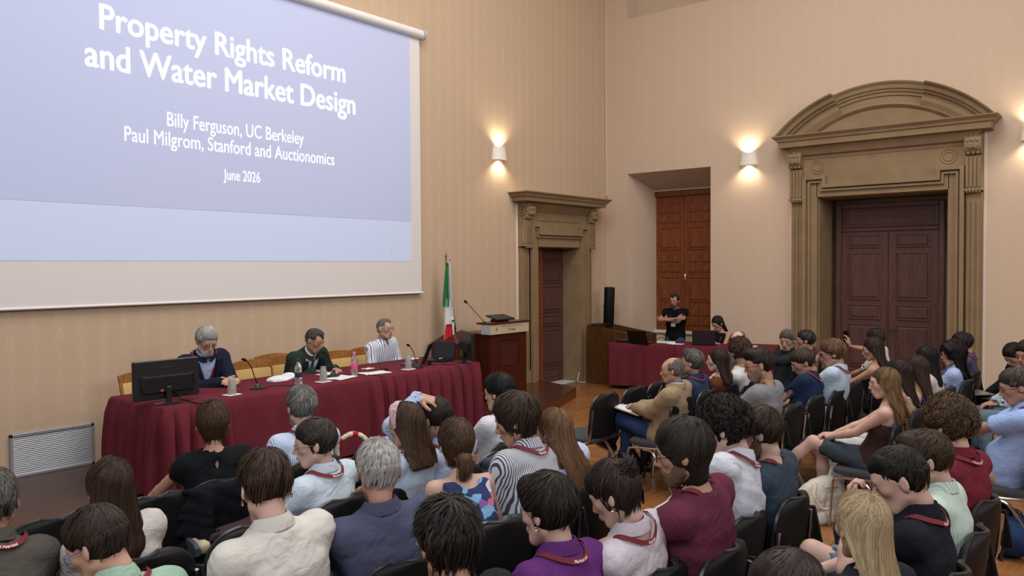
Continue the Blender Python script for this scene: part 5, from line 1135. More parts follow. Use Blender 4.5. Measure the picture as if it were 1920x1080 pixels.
# ------------------------------------------------------------------ the long draped table and what stands on it
def cloth_mat(name, c1):
    m = mat(name, c1, .85, bump=.3, bscale=500, var=.10, vscale=6, spec=.1); return m
MAROON = cloth_mat('maroon_cloth', '622731')
def drape(name, x0, x1, y0, y1, zt, zb, pleats, parent=None, M=None, n_rows=8, closed=True):
    """cloth over a table: flat top, skirts with pleats; pleats(u)->(depth) along the perimeter length u starting at front left going right"""
    per = []; st = .010; L = [(x0, y0, x1, y0, (0, -1)), (x1, y0, x1, y1, (1, 0)), (x1, y1, x0, y1, (0, 1)), (x0, y1, x0, y0, (-1, 0))]; u = 0
    for xa, ya, xb, yb, n in L:
        ln = math.hypot(xb-xa, yb-ya); k = int(ln/st)
        for i in range(k): t = i/k; per.append((xa+(xb-xa)*t, ya+(yb-ya)*t, n, u+ln*t, min(t*ln, ln-t*ln)))
        u += ln
    N = len(per); V = []; F = []; rows = [(0, 0), (.012, .010)]+[(.03+(zt-zb-.03)*(k/(n_rows-1))**1.0, .016) for k in range(n_rows)]
    for r, (dz, o0) in enumerate(rows):
        for i, (x, y, n, u, e) in enumerate(per):
            pd = pleats(u, dz); c = min(1, e/.05); o = o0+(pd*min(1, dz/.10)) if r > 0 else 0
            V.append((x+n[0]*o, y+n[1]*o, zt-dz-(0 if r else 0)))
    for r in range(len(rows)-1):
        for i in range(N): j = (i+1) % N; F.append((r*N+i, r*N+j, (r+1)*N+j, (r+1)*N+i)[::-1])
    F.append(tuple(range(N)))
    if M is not None: V = [M @ Vector(v) for v in V]
    me = mkmesh(name, V, F, MAROON, True); o = link(name, me, parent); return o
def box_pleat(u, per, d, lean=.5):
    t = (u/per) % 1.0; g = abs(t-.5)*2; w_ = .30+.5*max(0, min(1, (d-.04)/.06)); q = min(1, g/w_)
    return d*(q*q*(3-2*q))
def pl_main(u, dz):
    k = min(1, dz/.5)
    big = .010*math.sin(u*9+math.sin(u*3.1))*k+.006*math.sin(u*23)*k
    if u < .55: p = box_pleat(u+.02*math.sin(u*7)*k, .135, .03+.07*k, .75)
    elif u < 2.05: p = .012+.02*k*(.5+.5*math.sin(u*6.2+1))+.012*k*math.sin(u*15)
    elif u < 3.78: p = box_pleat(u+.02*math.sin(u*5)*k, .165, .03+.06*k, .80)
    else: p = box_pleat(u, .17, .03+.06*k, .7)
    return p+big
t = thing('long_table', 'long conference table hidden under a maroon cloth on the stage', 'table', (0, 0, 0))
MB().rbox(3.12, 6.76, 6.10, 6.95, .865, .895).build('table_top', LWOOD, t)
for x in (3.25, 5.0, 6.6):
    for y in (6.22, 6.85): MB().tube([(x, y, PZ), (x, y, .866)], .02, 8).build('leg', BLKP, t)
cl = drape('tablecloth', 3.08, 6.80, 6.06, 6.99, .905, .20, pl_main); tag(cl, 'long maroon pleated cloth over the speakers\' table', 'tablecloth')
# speakers' wooden chairs with cream upholstery
CH_W = wood('honey_wood', '9a6a34', '7a4c20', .35, 2, 4); CREAM = mat('cream_fabric', 'bd9c62', .8, bump=.2, bscale=200)
def host_chair(x, y, rz, label):
    t = thing('upholstered_chair', label, 'chair', (x, y, PZ), rz, 'honey-wood chairs behind the long table')
    MB().rbox(-.23, .23, -.20, .24, .42, .48, .015).build('seat', CREAM, t)
    mb = MB(); mb.rbox(-.24, .24, -.21, .25, .37, .42, .006); mb.build('seat_frame', CH_W, t)
    for q in (-1, 1):
        MB().tube([(q*.21, .21, 0), (q*.21, .21, .38)], [.014, .022], 8).build('leg', CH_W, t)
        MB().tube([(q*.21, -.22, 0), (q*.21, -.19, .4)], [.014, .02], 8).build('leg', CH_W, t)
        MB().tube(smooth_pts([(q*.21, -.19, .38), (q*.212, -.205, .58), (q*.225, -.235, .74), (q*.218, -.25, .84)], 3), .018, 8).build('back_post', CH_W, t)
    def pt(u, v, off): return (u*(.20+.02*v), -.21-.055*v**1.3-off+.025*(1-u*u)*-1, .53+.325*v+.02*(1-u*u)*(v > .9))
    mb = MB(); rings = [[pt(-1+2*i/10, v, o) for i in range(11)]+[pt(1-2*i/10, v, o2) for i in range(11)] for v, o, o2 in ((.06, -.012, .010), (.12, -.022, .018), (.72, -.022, .018), (.78, -.012, .010))]
    mb.loft(rings); mb.build('back_pad', CREAM, t, True)
    mb = MB(); mb.loft([[pt(-1.1+2.2*i/10, v, -.014) for i in range(11)]+[pt(1.1-2.2*i/10, v, .016) for i in range(11)] for v in (.78, .86, 1.0)]); mb.build('top_rail', CH_W, t, True)
    mb = MB(); mb.loft([[pt(-1.0+2*i/10, v, -.01) for i in range(11)]+[pt(1.0-2*i/10, v, .01) for i in range(11)] for v in (0, .06)]); mb.build('lower_rail', CH_W, t, True)
for x, y, lab in ((4.06, 7.30, 'honey-wood chair under the man in the navy blazer'), (5.16, 7.25, 'honey-wood chair under the man in the green suit'), (6.33, 7.25, 'honey-wood chair under the man in the wide-striped shirt'),
                  (3.60, 7.22, 'honey-wood chair half hidden behind the left monitor'), (4.74, 7.20, 'empty honey-wood chair behind the crumpled white cloth'), (5.86, 7.20, 'empty honey-wood chair behind the pink-labelled bottle')):
    host_chair(x, y, math.pi, lab)
host_chair(5.22, 7.52, math.pi-.1, 'empty honey-wood chair set back close to the wall')
T_ = .906
def monitor(name, loc, rz, w_, h_, z0, label, cable=True):
    t = thing(name, label, 'monitor', loc, rz)
    mb = MB(); mb.rbox(-w_/2, w_/2, -.018, .018, z0, z0+h_, .006); mb.build('casing', BLKP, t)
    MB().rbox(-w_/2+.012, w_/2-.012, .0175, .0195, z0+.02, z0+h_-.012, .0008).build('screen_glass', mat('screen_black', '050506', .08), t)
    mb = MB(); mb.loft([[(-w_*.42, -.018, z0+.05), (w_*.42, -.018, z0+.05), (w_*.42, -.018, z0+h_*.62), (-w_*.42, -.018, z0+h_*.62)], [(-w_*.36, -.045, z0+.06), (w_*.36, -.045, z0+.06), (w_*.34, -.040, z0+h_*.56), (-w_*.34, -.040, z0+h_*.56)]]); mb.build('rear_bulge', BLKM, t)
    MB().rbox(-w_*.33, w_*.33, -.047, -.043, z0+h_*.62, z0+h_*.628, .0005).build('vent_slot', mat('slot_black', '020202', .9), t)
    MB().rbox(-w_*.12, w_*.12, -.0195, -.017, z0+h_*.80, z0+h_*.82, .0005).build('emblem', mat('emblem_dark', '26272b', .4), t)
    MB().rbox(-.022, .022, -.05, -.022, .008, z0+.10, .004).build('stand_neck', BLKP, t)
    mb = MB(); mb.loft([[(.11*math.cos(a)*k, .075*math.sin(a)*k-.02, z) for a in [2*math.pi*i/24 for i in range(24)]] for k, z in ((1, 0), (1, .008), (.6, .014), (.3, .016))]); mb.build('stand_base', BLKP, t, True)
    for x in (-.06, .06): MB().rbox(x-.012, x+.012, -.052, -.044, z0+.065, z0+.08, .001).build('port_plug', mat('plug_red', 'b5502e', .5) if x < 0 else BLKM, t)
    return t
P = onz(315, 757, T_); monitor('monitor', (P[0], P[1]+.02, T_), math.pi-.02+math.pi, .545, .315, .045, 'black monitor seen from behind at the left end of the long table')
cab = MB(); pts = smooth_pts([(P[0]+.05, P[1]-.03, T_+.10), (P[0]+.10, P[1]-.02, T_+.03), (P[0]+.14, 6.05, T_+.006), (P[0]+.19, 5.975, T_-.02), (P[0]+.22, 5.935, .7), (P[0]+.24, 5.90, .45), (P[0]+.26, 5.86, PZ+.01)], 5)
tag(cab.tube(pts, .006, 6).build('monitor_cable', BLKP, None, True), 'black cable running from the left monitor down the cloth', 'cable')
m2 = monitor('monitor', (6.70, 6.16, T_), math.radians(240), .46, .30, .055, 'black monitor turned sideways at the right end of the long table')
def laptop(name, loc, rz, w_, d_, lid, label, col='1c1d26', logo=True, open_=105, parent=None):
    t = thing(name, label, 'laptop', loc, rz); m = mat('laptop_'+col, col, .35, .3)
    MB().rbox(-w_/2, w_/2, -d_/2, d_/2, 0, .014, .004).build('base', m, t)
    MB().rbox(-w_*.43, w_*.43, -d_*.05, d_*.38, .0135, .0155, .0005).build('keyboard', mat('keys_black', '0c0c0e', .6), t)
    a = math.radians(open_-90); M = Matrix.Translation((0, d_/2, .012)) @ Matrix.Rotation(-a, 4, 'X')
    MB().rbox(-w_/2, w_/2, -.003, .004, 0, lid, .002, M).build('lid', m, t)
    MB().rbox(-w_/2+.01, w_/2-.01, -.0045, -.003, .012, lid-.008, .0005, M).build('display', mat('display_dark', '10131c', .15, emit=0), t)
    if logo: 
        mb = MB(); mb.lathe([(0, 0), (.016, 0), (.016, .001), (0, .001)], (0, 0, 0), 14); mb.v = [tuple(M @ (Matrix.Translation((0, .0042, lid*.52)) @ Matrix.Rotation(-math.pi/2, 4, 'X') @ Vector(v))) for v in mb.v]; mb.build('emblem', mat('emblem_dark', '26272b', .4), t)
    return t
# local +Y is the hinge side, the lid back looks along +Y; rz=pi turns the back towards the audience
laptop('laptop', (6.22, 6.54, T_), math.pi+.62, .32, .23, .24, 'dark laptop with open lid beside the third microphone', '1e2030', open_=112)
laptop('laptop', (6.60, 6.52, T_), math.radians(-80), .30, .21, .20, 'black laptop behind the sideways monitor', '15161a', False, open_=104)
MB_ = lambda: MB()
st_ = thing('sticker', None, None) if False else None
def mic(loc, rz, label, h=.30, name='gooseneck_microphone'):
    t = thing(name, label, 'microphone', loc, rz, 'gooseneck microphones')
    MB().loft([[(.075*k*math.cos(a), .055*k*math.sin(a), z) for a in [2*math.pi*i/20 for i in range(20)]] for k, z in ((1, 0), (1, .010), (.55, .022), (.25, .045), (.15, .05))]).build('base', BLKP, t, True)
    p = smooth_pts([(0, 0, .04), (-.035, .0, h*.45), (-.07, .0, h*.78), (-.12, 0, h)], 5); MB().tube(p, .0045, 7).build('gooseneck', BLKM, t, True)
    MB().tube([p[-1], p[-1]+np.array([-.018, 0, .008]), p[-1]+np.array([-.045, 0, .017])], [.007, .014, .010], 10).build('capsule', BLKM, t, True)
    return t
mic((4.09, 6.34, T_), .1, 'gooseneck microphone in front of the crumpled white cloth', .27)
mic((5.02, 6.44, T_), .15, 'gooseneck microphone in front of the man in the green suit', .25)
mic((6.0, 6.25, T_), .1, 'gooseneck microphone next to the stacked cups at the right', .25)
def wire(P, label, r=.0035):
    tag(MB().tube(smooth_pts(P, 6), r, 5).build('microphone_cable', BLKP, None, True), label, 'cable')
wire([(4.16, 6.33, T_+.004), (4.3, 6.36, T_+.004), (4.36, 6.25, T_+.004), (4.37, 6.05, T_+.002), (4.385, 6.0, .85), (4.40, 5.97, .6)], 'thin black cable from the leftmost table microphone over the table edge')
wire([(5.09, 6.45, T_+.004), (5.25, 6.38, T_+.004), (5.3, 6.2, T_+.004), (5.31, 6.05, T_+.002), (5.33, 5.995, .85), (5.36, 5.96, .45)], 'thin black cable from the middle table microphone over the table edge')
wire([(6.08, 6.26, T_+.004), (6.35, 6.3, T_+.004), (6.4, 6.12, T_+.004), (6.41, 6.05, T_+.002), (6.43, 5.99, .85), (6.44, 5.965, .5)], 'thin black cable from the rightmost table microphone over the table edge')
CUP = mat('clear_plastic', 'f2f2f2', .12, trans=.82, ior=1.3); WATER = mat('water', 'ffffff', .02, trans=1, ior=1.33)
def cups(x, y, label):
    t = thing('cup_stack', label, 'plastic cups', (x, y, T_), 0, 'upturned plastic cups on napkins')
    for k in range(3): 
        z = .006+.022*k; MB().lathe([(.036, z), (.038, z+.002), (.025, z+.098), (.0, z+.100), (.0, z+.097), (.023, z+.096), (.035, z+.004)], n=22).build('cup', CUP, t, True)
    nap = MB(); nap.rbox(-.065, .065, -.055, .055, 0, .004, .001, Matrix.Rotation(.15, 4, 'Z')); nap.build('napkin', mat('napkin_white', 'e2e0dd', .9), t)
cups(3.76, 6.22, 'upturned clear cups on a napkin in front of the man in the navy blazer'); cups(4.73, 6.22, 'upturned clear cups on a napkin right of the dark-labelled bottle'); cups(5.86, 6.24, 'upturned clear cups on a napkin left of the third microphone')
def bottle(x, y, col, lc, cc, label):
    t = thing('water_bottle', label, 'bottle', (x, y, T_)); pr = [(.0, 0), (.030, 0), (.034, .006), (.034, .05), (.032, .06), (.034, .07), (.034, .12), (.032, .14), (.034, .155), (.026, .185), (.014, .205), (.0125, .222)]
    MB().lathe(pr+[(.0, .222)], n=24).build('bottle_body', mat('pet_'+col, col, .06, trans=.85, ior=1.3), t, True)
    MB().lathe([(.0345, .072), (.0347, .073), (.0347, .118), (.0345, .119)], n=24).build('bottle_label', mat('label_'+lc, lc, .5), t, True)
    MB().lathe([(0, .219), (.0145, .219), (.0145, .238), (.012, .240), (0, .240)], n=18).build('cap', mat('cap_'+cc, cc, .4), t, True)
bottle(4.46, 6.24, 'dfe6ea', '22303d', '2d3a36', 'plastic water bottle with a dark label and dark cap'); bottle(5.20, 6.33, 'e9dfe4', 'd0558d', 'd787a0', 'plastic water bottle with a pink label and pink cap')
def paper(x, y, rz, w_, h_, label, z=T_+.001, name='paper_sheet'):
    mb = MB(); n = 8; top = [[(-w_/2+w_*i/n, -h_/2+h_*j/n, .003+.004*math.sin(i*.9+j*.5)*math.sin(j*.7)) for i in range(n+1)] for j in range(n+1)]
    V = [p for r in top for p in r]; V += [(x_, y_, z_-.0012) for x_, y_, z_ in V]; m = (n+1)**2; F = []
    for j in range(n):
        for i in range(n): a = j*(n+1)+i; F += [(a, a+1, a+n+2, a+n+1), (m+a+n+1, m+a+n+2, m+a+1, m+a)]
    for i in range(n): F += [(i, m+i, m+i+1, i+1), (n*(n+1)+i+1, m+n*(n+1)+i+1, m+n*(n+1)+i, n*(n+1)+i), (i*(n+1), (i+1)*(n+1), m+(i+1)*(n+1), m+i*(n+1)), ((i+1)*(n+1)+n, i*(n+1)+n, m+i*(n+1)+n, m+(i+1)*(n+1)+n)]
    mb.add(V, F); o = mb.build(name, mat('paper_white', 'd9d8d6', .8), None, True); o.location = (x, y, z); o.rotation_euler = (0, 0, rz); tag(o, label, 'paper'); return o
paper(5.00, 6.30, .3, .30, .21, 'white sheet of paper right of the middle cups'); paper(5.44, 6.30, -.2, .30, .21, 'white sheet of paper right of the pink-labelled bottle'); paper(5.08, 6.62, .5, .21, .16, 'white paper under the hands of the man in the green suit', T_+.004); paper(5.62, 6.62, .1, .12, .09, 'small white paper behind the pink-labelled bottle'); paper(6.55, 6.90, .2, .16, .10, 'small white paper between the laptop and the flag')
# crumpled white cloth
f = Field((-.2, -.14, -.03), (.2, .14, .10), .008); f.ell((-.02, 0, .01), (.13, .075, .035), 0).ell((.07, .01, .025), (.075, .06, .035), .03).ell((-.10, -.01, .005), (.07, .05, .018), .03); f.noise(.010, 38, 5, ridge=True); f.half((0, 0, .001), (0, 0, -1)); V, F = f.extract()
o = link('crumpled_cloth', mkmesh('crumpled_cloth', V, F, fabric('d6d8de'), True)); o.location = (4.55, 6.62, T_); tag(o, 'crumpled white cloth lying between the first microphone and the bottle', 'cloth')
t = thing('microphone_switch', 'small black control puck on the cloth near the third cups', 'switch box', (5.68, 6.42, T_)); MB().rbox(-.035, .035, -.03, .03, 0, .018, .006).build('housing', BLKP, t); MB().lathe([(0, 0), (.012, 0), (.010, .008), (0, .009)], (0, 0, .017), 12).build('button', BLKM, t)
t = thing('computer_mouse', 'black mouse beside the dark laptop', 'mouse', (6.30, 6.34, T_)); f = Field((-.04, -.07, -.01), (.04, .07, .04), .005); f.ell((0, 0, .006), (.030, .052, .024), 0); f.half((0, 0, 0), (0, 0, -1)); V, F = f.extract(); link('shell', mkmesh('shell', V, F, BLKP, True), t); MB().rbox(-.003, .003, .01, .03, .026, .031, .001).build('scroll_wheel', BLKM, t)
t = thing('charger_brick', 'black power adapter with a white label on the table near the flag', 'power adapter', (6.62, 6.50, T_), .3); MB().rbox(-.06, .06, -.025, .025, 0, .03, .006).build('brick', BLKP, t); MB().rbox(-.03, .03, -.015, .015, .0295, .031, .0004).build('sticker', BADGE, t)
# ------------------------------------------------------------------ lectern
t = thing('lectern', 'dark red-brown wooden lectern with a sign band, right of the long table', 'lectern', (8.11, 7.01, PZ)); W_, D_ = .77, .62
MB().rbox(0, W_, 0, D_, 0, .05, .004).build('plinth', LWOOD, t)
MB().box(.01, W_-.01, .015, D_, .05, .93).build('carcass', LWOOD, t)
for x0, x1, z0, z1 in ((.0, .18, .36, .93), (.59, W_, .36, .93), (.18, .59, .36, .46), (.18, .59, .83, .93), (0, W_, .05, .355)): MB().rbox(x0+.001, x1-.001, .0, .018, z0, z1, .002).build('front_board', LWOOD, t)
link('panel', panel_mesh(.38, .34, .008, wood('lectern_panel', '4b2520', '3d1c17', .3, 2, 5), .01), t, (.195, .012, .475))
for y in (.0, .31): MB().rbox(-.004, .014, y+.002, y+.308, .05, .93, .002).build('side_board', LWOOD, t)
SIGN = mat('sign_cream', 'b7a98c', .6); SIGNW = mat('sign_pale', 'a9a9ae', .5)
MB().rbox(-.04, W_+.01, -.035, -.025, .925, 1.06, .002).build('sign_board', SIGN, t); MB().rbox(-.045, -.037, -.03, .14, .925, 1.06, .002).build('sign_side', SIGNW, t)
MB().rbox(-.05, W_+.02, -.045, .22, 1.06, 1.085, .004).build('desk_top', LWOOD, t)
ML = lambda z: Matrix(((1, 0, 0, 0), (0, 0, -1, -.0365), (0, 1, 0, z), (0, 0, 0, 1)))
DK = mat('sign_ink', '2c2a28', .7)
text_fit('lettering', 'UNIVERSITÀ DEGLI STUDI DI ROMA', .17, .62, .022, ML(1.018), mat('sign_grey', '6d655a', .7), t); text_fit('lettering', 'Tor Vergata', .32, .48, .034, ML(.965), DK, t, .01)
MB().rbox(.06, .09, -.0362, -.035, .975, 1.02, .0004).build('crest', mat('sign_grey', '6d655a', .7), t)
t2 = thing('lectern_monitor', 'black slanted screen on top of the lectern', 'monitor', (8.46, 7.14, PZ+1.085), 0)
MB().rbox(-.19, .19, -.11, .11, 0, .02, .004, Matrix.Translation((0, 0, .045)) @ Matrix.Rotation(math.radians(14), 4, 'X')).build('screen_housing', BLKP, t2); MB().rbox(-.12, .12, -.06, .08, 0, .03, .004).build('foot', BLKP, t2)
t3 = thing('gooseneck_microphone', 'long gooseneck microphone rising from the left of the lectern', 'microphone', (8.10, 7.12, PZ+1.085), 0, 'gooseneck microphones'); MB().lathe([(0, 0), (.025, 0), (.02, .015), (0, .018)], n=14).build('base', BLKP, t3)
p = smooth_pts([(0, 0, .01), (-.12, .02, .12), (-.30, .04, .28)], 5); MB().tube(p, .0045, 7).build('gooseneck', BLKM, t3, True); MB().tube([p[-1], p[-1]+np.array([-.02, 0, .012]), p[-1]+np.array([-.05, 0, .03])], [.008, .018, .013], 10).build('capsule', BLKM, t3, True)
t = thing('side_cabinet', 'low dark wooden cabinet with a curved top between flag and lectern', 'cabinet', (7.66, 7.25, PZ))
prof_ = [(0, 0), (.42, 0), (.42, .93), (.36, .90), (.27, .90), (.20, .87), (.12, .84), (0, .80)]
MB().loft([[(x, 0, z) for x, z in prof_], [(x, .45, z) for x, z in prof_]]).build('carcass', LWOOD, t); MB().loft([[(x, -.012, z) for x, z in prof_[2:]]+[(x, -.012, z+.015) for x, z in prof_[2:]][::-1], [(x, .46, z) for x, z in prof_[2:]]+[(x, .46, z+.015) for x, z in prof_[2:]][::-1]]).build('top_edge', LWOOD, t)
# ------------------------------------------------------------------ flag
t = thing('national_flag', 'green, white and red tricolour flag hanging on a brass pole', 'flag', (7.88, 7.62, PZ))
MB().tube([(0, 0, 0), (0, 0, 1.98)], .011, 10).build('pole', mat('brass', '8a7448', .35, .8), t); MB().lathe([(0, 1.97), (.012, 1.975), (.016, 2.0), (.008, 2.03), (0, 2.05)], n=12).build('finial', mat('brass', '8a7448', .35, .8), t)
MB().lathe([(0, 0), (.15, 0), (.15, .02), (.05, .04), (.02, .1), (0, .1)], n=20).build('foot', BLKP, t)
def flag_strip(name, col, x_top, w_top, x_bot, w_bot, z0, z1, y, seed, zig=0):
    n, k = 26, 14; rs = np.random.RandomState(seed); V = []
    for s_ in (0, .006):
        for j in range(k+1):
            q = j/k; z = z0+(z1-z0)*q
            for i in range(n+1):
                u = i/n; xc = x_top+(x_bot-x_top)*q; w_ = w_top+(w_bot-w_top)*q
                V.append((xc+(u-.5)*w_, y-s_-.035*q**.6*math.sin(u*15+seed+q*.8)*(.35+.65*q)-.02*u, z-(.10*abs(u-.5)*zig if j == k else 0)+(.09*math.sin(u*9+seed)*zig*(j == k))))
    m = (n+1)*(k+1); F = []
    for j in range(k):
        for i in range(n): a = j*(n+1)+i; F += [(a, a+1, a+n+2, a+n+1)[::-1], (m+a, m+a+1, m+a+n+2, m+a+n+1)]
    for j in range(k): a = j*(n+1); F += [(a, a+n+1, m+a+n+1, m+a), (a+n, m+a+n, m+a+2*n+1, a+2*n+1)]
    for i in range(n): a = k*(n+1)+i; F += [(a, a+1, m+a+1, m+a), (i, m+i, m+i+1, i+1)]
    me = mkmesh(name, V, F, mat('flag_'+col, col, .75, bump=.2, bscale=300), True); link(name, me, t)
flag_strip('green_stripe', '1f6b3a', .01, .03, .095, .14, 1.90, .98, .00, 2, 1)
flag_strip('green_stripe', '1f6b3a', -.005, .03, -.02, .12, 1.90, 1.30, -.015, 5)
flag_strip('white_stripe', 'cfcfd0', .015, .015, .045, .05, 1.95, 1.12, -.035, 3)
flag_strip('white_stripe', 'cfcfd0', -.01, .08, .0, .22, 1.42, .70, -.022, 7)
flag_strip('red_stripe', 'b3121f', -.02, .09, -.04, .23, 1.06, .50, -.055, 4)
flag_strip('white_stripe', 'cfcfd0', .045, .04, .055, .06, 1.1, .62, -.06, 9)
# ------------------------------------------------------------------ control desk by the window
def desk(name, xa, ya, xb, yb, dep, label):
    d = Vector((xb-xa, yb-ya, 0)); ln = d.length; an = math.atan2(d.y, d.x)
    t = thing('folding_table', label, 'table', (xa, ya, 0), an)
    MB().rbox(.03, ln-.03, .04, dep, .70, .735, .004).build('table_top', CWOOD, t)
    for x in (.1, ln-.1):
        for y in (.1, dep-.1): MB().tube([(x, y, 0), (x, y, .70)], .016, 8).build('leg', BLKP, t)
    M = Matrix.Translation((xa, ya, 0)) @ Matrix.Rotation(an, 4, 'Z')
    return M, ln
def pl_d(u, dz): return .008+.014*(dz/.7)*math.sin(u*11)+.008*(dz/.7)*math.sin(u*29+1)
M, ln = desk('a', 10.98, 6.95, 11.22, 5.90, .60, 'folding table under the left maroon cloth by the window')
c = drape('tablecloth', .0, ln, .0, .64, .75, .07, pl_d, M=M); tag(c, 'maroon cloth over the control table nearest the wooden console', 'tablecloth')
M, ln = desk('b', 11.225, 5.88, 11.60, 4.45, .60, 'folding table under the right maroon cloth by the window')
c = drape('tablecloth', .0, ln, .0, .64, .755, .07, pl_d, M=M); tag(c, 'maroon cloth over the control table behind the seated audience', 'tablecloth')
DZ = .757
laptop('laptop', (11.18, 6.46, DZ), math.radians(95), .33, .23, .22, 'black laptop with its back to the room, left on the control table', '121216', False, open_=115)
laptop('laptop', (11.50, 5.52, DZ), math.radians(108), .35, .24, .235, 'dark purple-grey laptop beside the seated woman', '2c222c', True, open_=100)
t = thing('power_strip', 'white power strip with green light on the control table', 'power strip', (11.36, 6.12, DZ), math.radians(100)); MB().rbox(-.15, .15, -.025, .025, 0, .035, .005).build('housing', WHITEP, t)
for k in range(4): MB().lathe([(0, 0), (.017, 0), (.017, .002), (.0, .002)], (-.10+.06*k, 0, .035), 14).build('socket', mat('socket_grey', '8b8b8e', .5), t)
MB().rbox(.12, .14, -.008, .008, .034, .042, .001).build('switch', mat('led_green', '3fae6d', .4, emit=1), t)
for i, (P, lab) in enumerate((([(11.33, 6.33, DZ+.004), (11.36, 6.30, DZ+.12), (11.38, 6.24, DZ+.16), (11.38, 6.16, DZ+.13), (11.37, 6.1, DZ+.04)], 'taller looping black cable on the control table'), ([(11.30, 6.30, DZ+.004), (11.33, 6.24, DZ+.08), (11.35, 6.17, DZ+.09), (11.36, 6.12, DZ+.04)], 'lower looping black cable on the control table'))):
    tag(MB().tube(smooth_pts(P, 6), .005, 6).build('loop_cable', BLKP, None, True), lab, 'cable')
t = thing('audio_mixer', 'small black audio mixer at the left end of the control table', 'mixer', (11.18, 6.78, DZ), math.radians(100)); MB().rbox(-.12, .12, -.07, .07, 0, .035, .004).build('housing', BLKP, t)
for k in range(6): MB().lathe([(0, 0), (.006, 0), (.005, .012), (0, .013)], (-.09+.036*k, .02, .035), 8).build('knob', GREYM, t)
t = thing('paper_cup', 'white paper cup beside the small mixer', 'cup', (11.12, 6.60, DZ)); MB().lathe([(0, 0), (.026, 0), (.036, .09), (.037, .092), (.033, .09), (.024, .004), (0, .004)], n=18).build('cup_wall', WHITEP, t, True)
paper(11.33, 5.93, 1.6, .25, .18, 'white papers between the two control tables', DZ+.003)
# wooden console beside it
t = thing('wooden_console', 'dark wooden audio console cabinet with a sloping recessed top in the corner', 'cabinet', (0, 0, 0))
x0, x1, ya, yb = 11.30, 11.95, 6.62, 7.60
def slab(xa, xb, y0_, y1_, zb, h0, h1, nm): MB().loft([[(xa, y0_, zb), (xb, y0_, zb), (xb, y1_, zb), (xa, y1_, zb)], [(xa, y0_, h0), (xb, y0_, h0), (xb, y1_, h1), (xa, y1_, h1)]]).build(nm, CWOOD, t)
slab(x0, x0+.03, ya, yb, 0, .86, 1.0, 'side_panel'); slab(x1-.03, x1, ya, yb, 0, .86, 1.0, 'side_panel'); slab(x0+.03, x1-.03, ya, ya+.03, 0, .86, .864, 'front_panel'); slab(x0+.03, x1-.03, yb-.03, yb, 0, .996, 1.0, 'rear_panel'); slab(x0+.03, x1-.03, ya+.03, yb-.03, .0, .78, .92, 'carcass')
MB().box(x0-.004, x0, ya+.46, ya+.465, .04, .9).build('panel_joint', BLKM, t)
for k, (x, y) in enumerate(((11.5, 7.1), (11.55, 7.0), (11.6, 6.8))): MB().lathe([(0, 0), (.02, 0), (.015, .04), (0, .045)], (x, y, .78+.14*(y-ya)/(yb-ya)), 10).build('knob', CHROME, t)
t = thing('receiver', 'slim black receiver box on the console', 'electronics', (11.45, 7.42, .985)); MB().rbox(-.14, .14, -.10, .10, 0, .035, .003).build('housing', BLKP, t)
for k in range(3): MB().rbox(-.1425, -.139, -.07+.05*k, -.05+.05*k, .012, .022, .001).build('button', GREYM, t)
t = thing('column_speaker', 'tall black column loudspeaker mounted in the corner', 'speaker', (11.86, 7.52, .985), math.radians(-28)); 
mb = MB(); mb.loft([[(.085*k*math.copysign(abs(math.cos(a))**.6, math.cos(a)), .08*k*math.copysign(abs(math.sin(a))**.7, math.sin(a)), z) for a in [2*math.pi*i/20 for i in range(20)]] for k, z in ((.9, 0), (1, .012), (1, .63), (.9, .645))]); mb.v = [tuple(Matrix.Rotation(math.radians(4), 4, 'X') @ Vector(v)) for v in mb.v]; mb.build('cabinet', BLKM, t, True)
MB().tube([(0, .06, .3), (.06, .27, .3)], .018, 8).build('wall_arm', BLKP, t)
tag(MB().tube(smooth_pts([(11.86, 7.50, .99), (11.84, 7.48, .9), (11.80, 7.44, .93)], 4), .003, 5).build('speaker_cable', BLKP, None, True), 'thin cable hanging below the column loudspeaker', 'cable')
tag(MB().tube(smooth_pts([(11.28, 7.62, .012), (11.15, 7.68, .03), (11.18, 7.70, .10), (11.24, 7.72, .18)], 5), .008, 6).build('floor_cable', mat('cable_grey', 'b9b9b9', .5), None, True), 'pale cable looping on the floor beside the console', 'cable')
# ------------------------------------------------------------------ things held, worn off or put down by the audience
def phone(loc, R, label, col='15161b'):
    t = thing('phone', label, 'phone', tuple(loc)); t.rotation_euler = R
    MB().rbox(-.037, .037, -.075, .075, 0, .008, .003).build('case', mat('phone_'+col, col, .3), t); MB().rbox(-.034, .034, -.071, .071, .0078, .0088, .0003).build('glass', mat('screen_black', '050506', .08), t)
def at(key, p): return PEOPLE[key]['world'](p)
def hold(key, q, off): e = PEOPLE[key]; return e['world'](e['W'][q]+np.array(off))
phone(hold('R7', -1, (-.02, .07, .06)), (math.radians(90), math.radians(90), math.radians(150)), 'black phone held sideways by the man filming')
phone(hold('R12', 1, (.0, .05, .12)), (math.radians(80), 0, math.radians(-60)), 'phone held upright in front of the big door')
phone(hold('R21', -1, (.03, .10, .03)), (math.radians(30), 0, math.radians(10)), 'black phone held by the man in sky blue')
phone(hold('O2', -1, (.03, .10, .03)), (math.radians(30), 0, math.radians(80)), 'phone in the hands of the woman at the control table')
phone(hold('R11', -1, (.05, .06, .03)), (math.radians(20), 0, math.radians(20)), 'phone in the hands of the woman in the strapless top')
